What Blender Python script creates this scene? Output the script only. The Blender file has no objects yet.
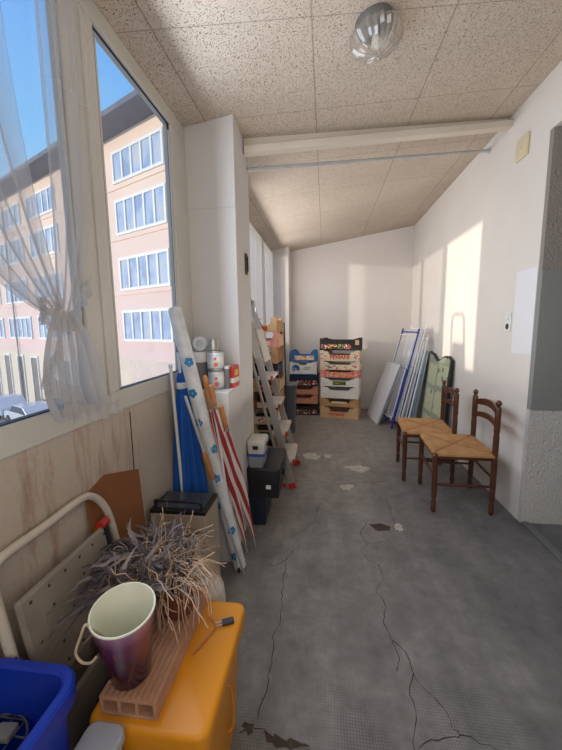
import bpy, bmesh, math, random
from mathutils import Vector, Matrix, Euler
random.seed(7)
C = bpy.context.scene.collection
R = math.radians
PI = math.pi

# ------------------------------------------------------------------ materials
def nt(name):
    m = bpy.data.materials.new(name); m.use_nodes = True
    t = m.node_tree
    b = t.nodes.get('Principled BSDF')
    return m, t, b
def lin(c):
    return tuple(((x/12.92) if x <= .04045 else ((x+.055)/1.055)**2.4) for x in c)
def rgb(r, g, b): return lin((r/255, g/255, b/255))
def N(t, kind, **kw):
    n = t.nodes.new(kind)
    for k, v in kw.items():
        if k in n.inputs.keys(): n.inputs[k].default_value = v
        else: setattr(n, k, v)
    return n
def L(t, a, b): t.links.new(a, b)
def ramp(t, fac, stops):
    n = t.nodes.new('ShaderNodeValToRGB')
    el = n.color_ramp.elements
    while len(el) > 1: el.remove(el[-1])
    el[0].position = stops[0][0]; el[0].color = (*stops[0][1], 1)
    for p, c in stops[1:]:
        e = el.new(p); e.color = (*c, 1)
    L(t, fac, n.inputs[0]); return n
def mixc(t, fac, a, b, mode='MIX'):
    n = t.nodes.new('ShaderNodeMix'); n.data_type = 'RGBA'; n.blend_type = mode
    for i, v in ((0, fac), (6, a), (7, b)):
        if isinstance(v, (int, float)): n.inputs[i].default_value = v
        elif isinstance(v, tuple): n.inputs[i].default_value = (*v[:3], 1)
        else: L(t, v, n.inputs[i])
    return n.outputs[2]
def simple(name, col, rough=.6, metal=0., var=.12, scale=8., bump=0., bscale=60., coat=0., trans=0., spec=.5):
    m, t, b = nt(name)
    tc = N(t, 'ShaderNodeTexCoord')
    nz = N(t, 'ShaderNodeTexNoise', Scale=scale, Detail=5.)
    L(t, tc.outputs['Object'], nz.inputs['Vector'])
    dk = tuple(c*(1-var) for c in col); lt = tuple(min(1, c*(1+var)) for c in col)
    rp = ramp(t, nz.outputs[0], [(.3, dk), (.7, lt)])
    L(t, rp.outputs[0], b.inputs['Base Color'])
    b.inputs['Roughness'].default_value = rough
    b.inputs['Metallic'].default_value = metal
    b.inputs['Specular IOR Level'].default_value = spec
    if coat: b.inputs['Coat Weight'].default_value = coat
    if trans: b.inputs['Transmission Weight'].default_value = trans
    if bump:
        n2 = N(t, 'ShaderNodeTexNoise', Scale=bscale, Detail=4.)
        L(t, tc.outputs['Object'], n2.inputs['Vector'])
        bp = N(t, 'ShaderNodeBump', Strength=bump, Distance=.01)
        L(t, n2.outputs[0], bp.inputs['Height']); L(t, bp.outputs[0], b.inputs['Normal'])
    return m
def sheer(name, col, alpha, attr=None, transl=.5):
    """see-through: part transparent, part diffuse / translucent"""
    m, t, b = nt(name); t.nodes.remove(b)
    out = t.nodes.get('Material Output')
    tr = N(t, 'ShaderNodeBsdfTransparent')
    d = N(t, 'ShaderNodeBsdfDiffuse'); d.inputs[0].default_value = (*col, 1)
    l = N(t, 'ShaderNodeBsdfTranslucent'); l.inputs[0].default_value = (*col, 1)
    mx = N(t, 'ShaderNodeMixShader'); mx.inputs[0].default_value = transl
    L(t, d.outputs[0], mx.inputs[1]); L(t, l.outputs[0], mx.inputs[2])
    m2 = N(t, 'ShaderNodeMixShader'); m2.inputs[0].default_value = alpha
    if attr:
        at = N(t, 'ShaderNodeAttribute', attribute_name=attr); L(t, at.outputs['Fac'], m2.inputs[0])
    L(t, tr.outputs[0], m2.inputs[1]); L(t, mx.outputs[0], m2.inputs[2])
    L(t, m2.outputs[0], out.inputs[0]); return m
def glassy(name, tint=(1, 1, 1), gloss=.06, rough=.02, haze=0., hazecol=(.8, .85, .9)):
    m, t, b = nt(name); t.nodes.remove(b)
    out = t.nodes.get('Material Output')
    tr = N(t, 'ShaderNodeBsdfTransparent'); tr.inputs[0].default_value = (*tint, 1)
    g = N(t, 'ShaderNodeBsdfGlossy'); g.inputs['Roughness'].default_value = rough
    mx = N(t, 'ShaderNodeMixShader'); mx.inputs[0].default_value = gloss
    L(t, tr.outputs[0], mx.inputs[1]); L(t, g.outputs[0], mx.inputs[2])
    last = mx
    if haze:
        d = N(t, 'ShaderNodeBsdfDiffuse'); d.inputs[0].default_value = (*hazecol, 1)
        m3 = N(t, 'ShaderNodeMixShader'); m3.inputs[0].default_value = haze
        L(t, mx.outputs[0], m3.inputs[1]); L(t, d.outputs[0], m3.inputs[2]); last = m3
    L(t, last.outputs[0], out.inputs[0]); return m
def striped(name, c1, c2, axis=(1, 0, 0), scale=10., dist=0., rough=.7, angular=False, sharp=.04, at=.5):
    m, t, b = nt(name)
    tc = N(t, 'ShaderNodeTexCoord')
    if angular:
        at_ = N(t, 'ShaderNodeAttribute', attribute_name='swirl')
        src = at_.outputs['Fac']
    else:
        w = N(t, 'ShaderNodeVectorMath', operation='DOT_PRODUCT'); w.inputs[1].default_value = axis
        L(t, tc.outputs['Object'], w.inputs[0])
        ml = N(t, 'ShaderNodeMath', operation='MULTIPLY'); ml.inputs[1].default_value = scale
        L(t, w.outputs['Value'], ml.inputs[0]); src = ml.outputs[0]
    fr = N(t, 'ShaderNodeMath', operation='FRACT'); L(t, src, fr.inputs[0])
    rp = ramp(t, fr.outputs[0], [(0, c1), (at-sharp, c1), (at, c2), (1-sharp, c2), (1, c1)])
    L(t, rp.outputs[0], b.inputs['Base Color']); b.inputs['Roughness'].default_value = rough
    return m

def mat_wall(name, col, bump=.25, bscale=140., stain=.06, dist=.004):
    m, t, b = nt(name)
    g = N(t, 'ShaderNodeNewGeometry')
    n1 = N(t, 'ShaderNodeTexNoise', Scale=1.3, Detail=5.); L(t, g.outputs['Position'], n1.inputs['Vector'])
    dk = tuple(c*(1-stain) for c in col)
    rp = ramp(t, n1.outputs[0], [(.35, dk), (.65, col)])
    L(t, rp.outputs[0], b.inputs['Base Color']); b.inputs['Roughness'].default_value = .9
    b.inputs['Specular IOR Level'].default_value = .15
    n2 = N(t, 'ShaderNodeTexNoise', Scale=bscale, Detail=3.); L(t, g.outputs['Position'], n2.inputs['Vector'])
    bp = N(t, 'ShaderNodeBump', Strength=bump, Distance=dist)
    L(t, n2.outputs[0], bp.inputs['Height']); L(t, bp.outputs[0], b.inputs['Normal'])
    return m
M = {}
M['wall'] = mat_wall('plaster_white', rgb(222, 216, 212), .3)
M['wall_r'] = mat_wall('plaster_right', rgb(224, 218, 212), .35, 90.)
M['pillar'] = mat_wall('pillar_plaster', rgb(212, 207, 203), .12)
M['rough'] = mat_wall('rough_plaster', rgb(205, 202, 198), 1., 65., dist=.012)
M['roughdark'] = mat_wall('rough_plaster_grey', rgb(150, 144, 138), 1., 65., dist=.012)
M['greypanel'] = mat_wall('grey_panel', rgb(140, 142, 140), .05)
M['patch'] = mat_wall('smooth_patch', rgb(228, 228, 232), .05, stain=.03)
M['trimdark'] = simple('dark_gasket', rgb(38, 42, 52), .5)
M['frame'] = simple('window_frame_paint', rgb(205, 200, 190), .45, var=.05, scale=3)
M['beam'] = simple('beam_paint', rgb(214, 203, 188), .6, var=.06, scale=3)
M['galv'] = simple('galvanised', rgb(186, 188, 188), .5, .4, var=.1)
M['glass'] = glassy('window_glass', (.97, .98, .98), .05, .02, .06, (.9, .92, .95))

# window-side wall panel with rust stains and a seam
def m_left():
    m, t, b = nt('parapet_panel')
    g = N(t, 'ShaderNodeNewGeometry')
    mp = N(t, 'ShaderNodeMapping'); mp.inputs['Scale'].default_value = (1, 9, 1.6); L(t, g.outputs['Position'], mp.inputs[0])
    n1 = N(t, 'ShaderNodeTexNoise', Scale=1.5, Detail=7., Roughness=.65); L(t, mp.outputs[0], n1.inputs['Vector'])
    rp = ramp(t, n1.outputs[0], [(.5, (0, 0, 0)), (.68, (1, 1, 1))])
    sx = N(t, 'ShaderNodeSeparateXYZ'); L(t, g.outputs['Position'], sx.inputs[0])
    mr = N(t, 'ShaderNodeMapRange'); mr.inputs[1].default_value = 1.55; mr.inputs[2].default_value = 1.38
    mr.inputs[3].default_value = 0; mr.inputs[4].default_value = .75; L(t, sx.outputs[1], mr.inputs[0])
    mul = N(t, 'ShaderNodeMath', operation='MULTIPLY'); L(t, rp.outputs[0], mul.inputs[0]); L(t, mr.outputs[0], mul.inputs[1])
    base = mixc(t, mr.outputs[0], rgb(196, 182, 164), rgb(194, 180, 166))
    c = mixc(t, mul.outputs[0], base, rgb(146, 98, 62))
    n3 = N(t, 'ShaderNodeTexNoise', Scale=70., Detail=2.); L(t, g.outputs['Position'], n3.inputs['Vector'])
    c = mixc(t, .25, c, n3.outputs[1], 'SOFT_LIGHT')
    L(t, c, b.inputs['Base Color']); b.inputs['Roughness'].default_value = .85
    bp = N(t, 'ShaderNodeBump', Strength=.2, Distance=.004); L(t, n3.outputs[0], bp.inputs['Height']); L(t, bp.outputs[0], b.inputs['Normal'])
    return m
M['left'] = m_left()

def m_ceiling():
    m, t, b = nt('ceiling_tiles')
    g = N(t, 'ShaderNodeNewGeometry')
    sx = N(t, 'ShaderNodeSeparateXYZ'); L(t, g.outputs['Position'], sx.inputs[0])
    def math(op, a, bb):
        n = N(t, 'ShaderNodeMath', operation=op)
        for i, v in enumerate((a, bb)):
            if isinstance(v, (int, float)): n.inputs[i].default_value = v
            else: L(t, v, n.inputs[i])
        return n.outputs[0]
    def line(src, off, per, w):
        a = math('DIVIDE', math('SUBTRACT', src, off), per)
        f = math('FRACT', math('ADD', a, 100), 0)
        d = math('ABSOLUTE', math('SUBTRACT', f, .5), 0)
        return math('GREATER_THAN', d, .5 - w/per)
    lx = line(sx.outputs[0], -.065, .66, .004)
    sk = math('SUBTRACT', sx.outputs[1], math('MULTIPLY', sx.outputs[0], .26))
    ly = line(sk, 1.76, .67, .003)
    ln = math('MAXIMUM', lx, ly)
    wn = N(t, 'ShaderNodeTexNoise', Scale=14., Detail=1.); L(t, g.outputs['Position'], wn.inputs['Vector'])
    wv = mixc(t, .05, g.outputs['Position'], wn.outputs[1], 'ADD')
    vo = N(t, 'ShaderNodeTexNoise', Scale=160., Detail=1., Roughness=.4); L(t, wv, vo.inputs['Vector'])
    pit = ramp(t, vo.outputs[0], [(.34, (1, 1, 1)), (.41, (0, 0, 0))])
    n2 = N(t, 'ShaderNodeTexNoise', Scale=1.5, Detail=3.); L(t, g.outputs['Position'], n2.inputs['Vector'])
    base = ramp(t, n2.outputs[0], [(.3, rgb(198, 183, 167)), (.7, rgb(209, 195, 180))])
    c = mixc(t, pit.outputs[0], base.outputs[0], rgb(138, 118, 102))
    c = mixc(t, math('MULTIPLY', ln, .5), c, rgb(125, 110, 98))
    L(t, c, b.inputs['Base Color']); b.inputs['Roughness'].default_value = .95
    b.inputs['Specular IOR Level'].default_value = .1
    bp = N(t, 'ShaderNodeBump', Strength=.6, Distance=.004, invert=True); L(t, pit.outputs[0], bp.inputs['Height']); L(t, bp.outputs[0], b.inputs['Normal'])
    return m
M['ceil'] = m_ceiling()

def m_floor():
    m, t, b = nt('worn_grey_floor')
    g = N(t, 'ShaderNodeNewGeometry')
    n1 = N(t, 'ShaderNodeTexNoise', Scale=2.2, Detail=9., Roughness=.68, Distortion=.4); L(t, g.outputs['Position'], n1.inputs['Vector'])
    mp = N(t, 'ShaderNodeMapping'); mp.inputs['Scale'].default_value = (3, .7, 1); L(t, g.outputs['Position'], mp.inputs[0])
    n2 = N(t, 'ShaderNodeTexNoise', Scale=1.7, Detail=6., Roughness=.6); L(t, mp.outputs[0], n2.inputs['Vector'])
    a = ramp(t, n1.outputs[0], [(.3, rgb(92, 90, 89)), (.5, rgb(122, 119, 116)), (.7, rgb(152, 148, 142))])
    b2 = ramp(t, n2.outputs[0], [(.35, rgb(98, 96, 95)), (.65, rgb(144, 140, 135))])
    c = mixc(t, .5, a.outputs[0], b2.outputs[0])
    sx = N(t, 'ShaderNodeSeparateXYZ'); L(t, g.outputs['Position'], sx.inputs[0])
    # small tile relief, worn away further down the room
    br = N(t, 'ShaderNodeTexBrick'); br.inputs['Scale'].default_value = 46.; br.offset = 0
    br.inputs['Mortar Size'].default_value = .07; br.inputs['Brick Width'].default_value = .5; br.inputs['Row Height'].default_value = .5
    L(t, g.outputs['Position'], br.inputs['Vector'])
    mr = N(t, 'ShaderNodeMapRange'); mr.inputs[1].default_value = 2.3; mr.inputs[2].default_value = 1.0
    mr.inputs[3].default_value = 0; mr.inputs[4].default_value = .5; L(t, sx.outputs[1], mr.inputs[0])
    pw = N(t, 'ShaderNodeTexNoise', Scale=2.6, Detail=3.); L(t, g.outputs['Position'], pw.inputs['Vector'])
    pr = ramp(t, pw.outputs[0], [(.42, (0, 0, 0)), (.58, (1, 1, 1))])
    mm = N(t, 'ShaderNodeMath', operation='MULTIPLY'); L(t, mr.outputs[0], mm.inputs[0]); L(t, pr.outputs[0], mm.inputs[1])
    m3 = N(t, 'ShaderNodeMath', operation='MULTIPLY'); L(t, mm.outputs[0], m3.inputs[0]); L(t, br.outputs['Fac'], m3.inputs[1])
    c = mixc(t, m3.outputs[0], c, rgb(60, 60, 62))
    # brownish and paler far end
    mr2 = N(t, 'ShaderNodeMapRange'); mr2.inputs[1].default_value = 2.2; mr2.inputs[2].default_value = 4.6
    mr2.inputs[3].default_value = 0; mr2.inputs[4].default_value = .5; L(t, sx.outputs[1], mr2.inputs[0])
    c = mixc(t, mr2.outputs[0], c, rgb(150, 140, 130))
    mr3 = N(t, 'ShaderNodeMapRange'); mr3.inputs[1].default_value = .2; mr3.inputs[2].default_value = 1.3
    mr3.inputs[3].default_value = 0; mr3.inputs[4].default_value = .5; L(t, sx.outputs[0], mr3.inputs[0])
    c = mixc(t, mr3.outputs[0], c, rgb(84, 87, 94))  # bluish darkening to the right: dimmer light there put into the floor colour
    n6 = N(t, 'ShaderNodeTexNoise', Scale=9., Detail=8., Roughness=.75); L(t, g.outputs['Position'], n6.inputs['Vector'])
    c = mixc(t, .55, c, ramp(t, n6.outputs[0], [(.3, (.25,)*3), (.7, (.72,)*3)]).outputs[0], 'OVERLAY')
    L(t, c, b.inputs['Base Color'])
    rr = ramp(t, n1.outputs[0], [(.3, (.42,)*3), (.7, (.62,)*3)]); L(t, rr.outputs[0], b.inputs['Roughness'])
    b.inputs['Specular IOR Level'].default_value = .4
    n4 = N(t, 'ShaderNodeTexNoise', Scale=45., Detail=6.); L(t, g.outputs['Position'], n4.inputs['Vector'])
    bp = N(t, 'ShaderNodeBump', Strength=.25, Distance=.004); L(t, n4.outputs[0], bp.inputs['Height']); L(t, bp.outputs[0], b.inputs['Normal'])
    return m
M['floor'] = m_floor()
M['crack'] = simple('crack_dark', rgb(46, 43, 41), .9)
M['chip'] = simple('worn_screed', rgb(176, 168, 156), .9, var=.2, scale=30)
M['chipdark'] = simple('worn_dark', rgb(66, 54, 46), .9, var=.3, scale=40)
M['metalstrip'] = simple('threshold_strip', rgb(128, 130, 134), .4, .5)

# ------------------------------------------------------------------ mesh builder
class MB:
    def __init__(s): s.v = []; s.f = []; s.att = {}
    def add(s, vs, fs, T=None):
        o = len(s.v)
        s.v += [tuple((T @ Vector(p)) if T is not None else p) for p in vs]
        s.f += [tuple(i+o for i in f) for f in fs]; return s
    def hexa(s, p, T=None):          # 8 corners: bottom ring then top ring (ccw)
        return s.add(p, [(3, 2, 1, 0), (4, 5, 6, 7), (0, 1, 5, 4), (1, 2, 6, 5), (2, 3, 7, 6), (3, 0, 4, 7)], T)
    def box(s, x0, x1, y0, y1, z0, z1, T=None, taper=0.):
        a = taper
        return s.hexa([(x0+a, y0+a, z0), (x1-a, y0+a, z0), (x1-a, y1-a, z0), (x0+a, y1-a, z0),
                       (x0, y0, z1), (x1, y0, z1), (x1, y1, z1), (x0, y1, z1)], T)
    def tube(s, pts, r, n=8, T=None, closed=False, cap=True):
        pts = [Vector(p) for p in pts]; k = len(pts)
        rs = r if isinstance(r, (list, tuple)) else [r]*k
        tang = []
        for i in range(k):
            a = pts[(i-1) % k] if (i > 0 or closed) else pts[i]
            b = pts[(i+1) % k] if (i < k-1 or closed) else pts[i]
            d = (b-a); tang.append(d.normalized() if d.length > 1e-9 else Vector((0, 0, 1)))
        up = Vector((0, 0, 1)) if abs(tang[0].z) < .9 else Vector((1, 0, 0))
        u = tang[0].cross(up).normalized(); vs = []; fs = []
        for i in range(k):
            u = (u - tang[i]*u.dot(tang[i])).normalized(); w = tang[i].cross(u)
            for j in range(n):
                a = 2*PI*j/n; vs.append(tuple(pts[i] + (u*math.cos(a)+w*math.sin(a))*rs[i]))
        m = k if closed else k-1
        for i in range(m):
            for j in range(n):
                i2 = (i+1) % k
                fs.append((i*n+j, i*n+(j+1) % n, i2*n+(j+1) % n, i2*n+j))
        if cap and not closed:
            fs.append(tuple(range(n-1, -1, -1))); fs.append(tuple((k-1)*n+j for j in range(n)))
        return s.add(vs, fs, T)
    def lathe(s, prof, n=24, T=None, capb=True, capt=True, sx=1., sy=1.):
        vs = []; fs = []; k = len(prof)
        for r, z in prof:
            for j in range(n):
                a = 2*PI*j/n; vs.append((r*math.cos(a)*sx, r*math.sin(a)*sy, z))
        for i in range(k-1):
            for j in range(n): fs.append((i*n+j, i*n+(j+1) % n, (i+1)*n+(j+1) % n, (i+1)*n+j))
        if capb: fs.append(tuple(range(n-1, -1, -1)))
        if capt: fs.append(tuple((k-1)*n+j for j in range(n)))
        return s.add(vs, fs, T)
    def prism(s, poly, d0, d1, T=None):     # poly in (x, z), extruded along y d0..d1
        n = len(poly)
        vs = [(x, d0, z) for x, z in poly] + [(x, d1, z) for x, z in poly]
        fs = [tuple(range(n)), tuple(range(2*n-1, n-1, -1))]
        for i in range(n): fs.append((i, i+n, (i+1) % n+n, (i+1) % n))
        return s.add(vs, fs, T)
    def grid(s, fn, nu, nv, T=None, both=False):
        vs = [fn(i/(nu-1), j/(nv-1)) for j in range(nv) for i in range(nu)]
        fs = [(j*nu+i, j*nu+i+1, (j+1)*nu+i+1, (j+1)*nu+i) for j in range(nv-1) for i in range(nu-1)]
        return s.add(vs, fs, T)
    def rbox(s, x0, x1, y0, y1, z0, z1, r=.02, seg=4, tb=0., T=None, lid=True, bottom=True, er=0.):
        """box with rounded vertical corners, tapering by tb towards the bottom, er = rounded top edge"""
        def ring(ins, z, rr):
            out = []
            for cx, cy, a0 in ((x1-ins-rr, y1-ins-rr, 0), (x0+ins+rr, y1-ins-rr, 90), (x0+ins+rr, y0+ins+rr, 180), (x1-ins-rr, y0+ins+rr, 270)):
                for k in range(seg+1):
                    a = R(a0+90*k/seg); out.append((cx+rr*math.cos(a), cy+rr*math.sin(a), z))
            return out
        rings = [ring(tb, z0, r)]
        if er:
            rings.append(ring(0, z1-er, r))
            for k in (1, 2, 3): a = R(30*k); rings.append(ring(er*(1-math.cos(a)), z1-er+er*math.sin(a), max(r-er*(1-math.cos(a)), .002)))
        else: rings.append(ring(0, z1, r))
        n = len(rings[0]); vs = sum(rings, []); fs = []
        for i in range(len(rings)-1):
            for j in range(n): fs.append((i*n+j, i*n+(j+1) % n, (i+1)*n+(j+1) % n, (i+1)*n+j))
        if bottom: fs.append(tuple(range(n-1, -1, -1)))
        if lid: fs.append(tuple((len(rings)-1)*n+j for j in range(n)))
        return s.add(vs, fs, T)
    def build(s, name, mat, parent=None, smooth=False, bevel=0., solid=0., ang=40):
        me = bpy.data.meshes.new(name); me.from_pydata(s.v, [], s.f); me.update()
        bm = bmesh.new(); bm.from_mesh(me); bmesh.ops.recalc_face_normals(bm, faces=bm.faces); bm.to_mesh(me); bm.free()
        for k, vals in s.att.items():
            a = me.attributes.new(k, 'FLOAT', 'POINT'); a.data.foreach_set('value', vals)
        o = bpy.data.objects.new(name, me); C.objects.link(o)
        if mat: me.materials.append(mat)
        if smooth:
            me.polygons.foreach_set('use_smooth', [True]*len(me.polygons)); me.set_sharp_from_angle(angle=R(ang))
        if bevel:
            b = o.modifiers.new('bevel', 'BEVEL'); b.width = bevel; b.segments = 2; b.limit_method = 'ANGLE'; b.angle_limit = R(40)
        if solid:
            b = o.modifiers.new('solid', 'SOLIDIFY'); b.thickness = solid; b.offset = 0
        if parent: o.parent = parent
        return o
def tag(o, label, cat, group=None):
    o['label'] = label; o['category'] = cat
    if group: o['group'] = group
    return o
def thing(name, label, cat, loc=(0, 0, 0), rz=0., group=None):
    o = bpy.data.objects.new(name, None); C.objects.link(o); o.empty_display_size = .05
    o.location = loc; o.rotation_euler = (0, 0, rz); return tag(o, label, cat, group)
def struct(name, mb, mat, parent=None, **kw):
    o = mb.build(name, mat, parent, **kw)
    if not parent: o['kind'] = 'structure'
    return o
def children(o): return [c for c in bpy.data.objects if c.parent == o]
def copy_tree(o, parent=None):
    c = o.copy(); C.objects.link(c); c.parent = parent
    for ch in children(o): copy_tree(ch, c)
    return c
def lettering(txt, size, mat, parent, T, name='lettering', ext=.0008, bold=0.):
    cu = bpy.data.curves.new('txt', 'FONT'); cu.body = txt; cu.size = size; cu.extrude = ext; cu.offset = bold
    cu.align_x = 'CENTER'; cu.align_y = 'CENTER'
    tmp = bpy.data.objects.new('txt', cu); C.objects.link(tmp)
    dg = bpy.context.evaluated_depsgraph_get()
    me = bpy.data.meshes.new_from_object(tmp.evaluated_get(dg)); bpy.data.objects.remove(tmp)
    me.transform(T); me.name = name
    me.materials.clear(); me.materials.append(mat)
    o = bpy.data.objects.new(name, me); C.objects.link(o); o.parent = parent; return o
FRONT = Matrix.Rotation(PI/2, 4, 'X')      # text facing -Y
def Tl(x, y, z): return Matrix.Translation((x, y, z))
def bez(p, n=12):
    """smooth curve through points (Catmull-Rom)"""
    p = [Vector(q) for q in p]; out = []
    for i in range(len(p)-1):
        a = p[max(i-1, 0)]; b = p[i]; c = p[i+1]; d = p[min(i+2, len(p)-1)]
        for k in range(n):
            t = k/n
            out.append(.5*((2*b)+(c-a)*t+(2*a-5*b+4*c-d)*t*t+(3*b-a-3*c+d)*t**3))
    out.append(p[-1]); return out

# ------------------------------------------------------------------ the room
XL, XR, YB = -.87, 1.43, 6.15
def zc(x): return 2.662 + .166*(x-XL)
struct('floor', MB().box(-1.1, 3.4, -1.7, YB+.2, -.2, 0), M['floor'])
ce = MB(); xs0, xs1 = -.912, XR+.2
ce.hexa([(xs0, -1.7, zc(xs0)), (xs1, -1.7, zc(xs1)), (xs1, YB+.2, zc(xs1)), (xs0, YB+.2, zc(xs0)),
         (xs0, -1.7, zc(xs0)+.2), (xs1, -1.7, zc(xs1)+.2), (xs1, YB+.2, zc(xs1)+.2), (xs0, YB+.2, zc(xs0)+.2)])
struct('ceiling', ce, M['ceil'])
struct('wall_left', MB().box(-1.1, XL, -1.7, YB+.2, 0, 1.10), M['left'])
wl = MB().box(-1.1, XL, -1.7, .25, 1.10, 2.70); struct('wall_left_near', wl, M['wall'])
wr = MB().box(XR, XR+.2, 2.64, YB+.2, 0, 3.1).box(XR, XR+.2, -1.7, 2.64, 2.68, 3.1).box(XR, XR+.2, -1.7, .6, 0, 2.68)
struct('wall_right', wr, M['wall_r'])
struct('wall_back', MB().box(-1.1, XR, YB, YB+.2, 0, 3.1), M['wall'])
struct('wall_rear', MB().box(-1.1, 3.4, -1.9, -1.7, 0, 3.3), M['wall'])
struct('wall_pillar', MB().box(-.96, XL, 2.241, 2.649, 1.101, 2.74).box(XL, -.555, 2.24, 2.65, 0, 2.76), M['pillar'], bevel=.006)
struct('wall_ledge', MB().box(XL, -.555, 1.94, 2.24, 0, 1.075), M['pillar'], bevel=.006)
struct('wall_pilaster', MB().box(XL, -.585, 5.78, YB, 0, 2.76), M['wall'], bevel=.006)
# room beyond the opening on the right
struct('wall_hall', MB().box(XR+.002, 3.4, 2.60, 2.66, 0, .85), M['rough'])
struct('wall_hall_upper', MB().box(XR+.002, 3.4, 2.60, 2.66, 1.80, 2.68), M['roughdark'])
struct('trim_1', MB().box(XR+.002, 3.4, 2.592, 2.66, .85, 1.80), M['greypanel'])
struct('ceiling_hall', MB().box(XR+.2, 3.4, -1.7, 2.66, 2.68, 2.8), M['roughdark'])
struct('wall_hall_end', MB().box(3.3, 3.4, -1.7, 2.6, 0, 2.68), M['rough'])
struct('trim_2', MB().box(XR+.005, XR+.06, .6, 2.6, 0, .012), M['metalstrip'], bevel=.004)
struct('trim_3', MB().prism([(2.585, 0), (2.0, 0), (2.0, 0)], 0, 0) if False else
       MB().hexa([(XR-.003, 2.64, 1.235), (XR-.003, 2.905, 1.225), (XR, 2.905, 1.225), (XR, 2.64, 1.235),
                  (XR-.003, 2.64, 1.835), (XR-.003, 2.905, 1.835), (XR, 2.905, 1.835), (XR, 2.64, 1.835)]), M['patch'])
# beam and pipe under the ceiling (both run slightly askew)
def skew_bar(xa, ya, xb, yb, w, h, dz=0.):
    d = Vector((xb-xa, yb-ya, 0)).normalized(); n = Vector((-d.y, d.x, 0))*w/2
    A = Vector((xa, ya, zc(xa)-dz)); B = Vector((xb, yb, zc(xb)-dz)); u = Vector((0, 0, -h))
    return MB().hexa([tuple(q) for q in (A-n+u, B-n+u, B+n+u, A+n+u, A-n, B-n, B+n, A+n)])
def skew_beam(a, b, w, h0, h1, lift=0.):
    d = Vector((b[0]-a[0], b[1]-a[1], 0)).normalized(); n = Vector((-d.y, d.x, 0))*w/2
    A = Vector(a); B = Vector(b); za = Vector((0, 0, h0)); zb_ = Vector((0, 0, h1))
    return MB().hexa([tuple(q) for q in (A-n, B-n, B+n, A+n, A-n+za, B-n+zb_, B+n+zb_, A+n+za)])
struct('trim_4', skew_beam((-.556, 2.51, 2.605), (XR-.001, 3.18, 2.962), .075, .045, .05), M['beam'], bevel=.004)
struct('trim_5', skew_beam((-.556, 2.535, 2.64), (XR-.001, 3.205, 3.0), .03, .08, .06), M['beam'])
pp = MB().tube([(-.556, 2.6, 2.55), (XR-.002, 3.52, 2.96)], .013, 10)
pipe = thing('ceiling_pipe', 'thin grey metal pipe running across below the ceiling behind the white beam', 'pipe')
pp.build('pipe_rod', M['galv'], pipe, smooth=True)
MB().tube([(XR-.012, 3.515, 2.958), (XR-.001, 3.52, 2.96)], .026, 12).build('wall_flange', M['galv'], pipe, smooth=True)
struct('trim_7', MB().box(XL, -.556, 2.2385, 2.2405, 2.186, 2.190), M['rough'])
# floor cracks and worn spots (lying in the floor surface)
cracks = [
 [(-.158, 2.169), (-.203, 2.069), (-.235, 2.0), (-.233, 1.865), (-.221, 1.68), (-.215, 1.631), (-.216, 1.547), (-.232, 1.444), (-.225, 1.312), (-.226, 1.235), (-.232, 1.165), (-.241, 1.093)],
 [(-.015, 2.759), (-.05, 2.624), (-.065, 2.468), (-.151, 2.321)], [(.519, 2.88), (.521, 2.682), (.519, 2.488), (.521, 2.392)],
 [(.325, 2.509), (.253, 2.345), (.282, 2.226), (.243, 2.141), (.272, 2.054), (.331, 2.019), (.348, 1.903), (.283, 1.801), (.296, 1.76), (.323, 1.706), (.292, 1.577), (.318, 1.494), (.365, 1.431), (.383, 1.314), (.446, 1.234), (.468, 1.153), (.49, 1.13), (.546, 1.113), (.7, 1.07)],
 [(.282, 2.226), (.364, 2.244), (.445, 2.277)], [(.318, 1.494), (.329, 1.396), (.309, 1.343)], [(.372, 1.341), (.341, 1.247), (.348, 1.183), (.318, 1.08), (.3, .98)],
 [(.33, 1.071), (.375, 1.1), (.458, 1.123), (.49, 1.13)], [(-.298, 1.05), (-.265, 1.068), (-.214, 1.06), (-.178, 1.036), (-.121, 1.029), (-.043, 1.023)],
 [(-.204, 3.165), (-.032, 3.149), (.135, 3.102), (.361, 3.175), (.699, 3.221)], [(.43, 2.2), (.49, 2.05), (.60, 1.85), (.58, 1.6), (.66, 1.4)][:0] or [(-.235, 2.0), (-.30, 1.93), (-.35, 1.95)]]
ck = MB()
for c in cracks:
    pts = [Vector((x, y, .0008)) for x, y in c]; fine = []
    for a, b in zip(pts[:-1], pts[1:]):
        k = max(2, int((b-a).length/.025))
        for i in range(k):
            p = a.lerp(b, i/k); fine.append(p + Vector((random.uniform(-.007, .007), random.uniform(-.007, .007), 0)))
    fine.append(pts[-1]); vs = []; fs = []
    for i, p in enumerate(fine):
        d = (fine[min(i+1, len(fine)-1)] - fine[max(i-1, 0)]).normalized(); n = Vector((-d.y, d.x, 0))*random.uniform(.0007, .0024)
        vs += [tuple(p+n), tuple(p-n)]
        if i: fs.append((2*i-2, 2*i-1, 2*i+1, 2*i))
    ck.add(vs, fs)
struct('floor_crack', ck, M['crack'])
def blob(poly, z=.001, k=5):
    n = len(poly); vs = []
    for i in range(n):
        a = Vector(poly[i]); b = Vector(poly[(i+1) % n])
        for j in range(k):
            p = a.lerp(b, j/k); vs.append((p.x+random.uniform(-.012, .012), p.y+random.uniform(-.012, .012), z))
    return vs, [tuple(range(len(vs)))]
ch = MB()
for p in ([(.188, 3.516), (.374, 3.59), (.471, 3.496), (.383, 3.383), (.269, 3.446)], [(.134, 3.07), (.219, 3.123), (.269, 3.066), (.224, 2.99), (.163, 3.001)],
          [(-.248, 3.861), (-.111, 3.903), (-.039, 3.767), (-.087, 3.673), (-.205, 3.707)], [(-.006, 3.864), (.079, 3.872), (.077, 3.76), (.011, 3.754)],
          [(.52, 2.5), (.57, 2.47), (.56, 2.40), (.51, 2.41)]): ch.add(*blob(p))
struct('floor_worn_spot', ch, M['chip'])
ch = MB()
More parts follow.
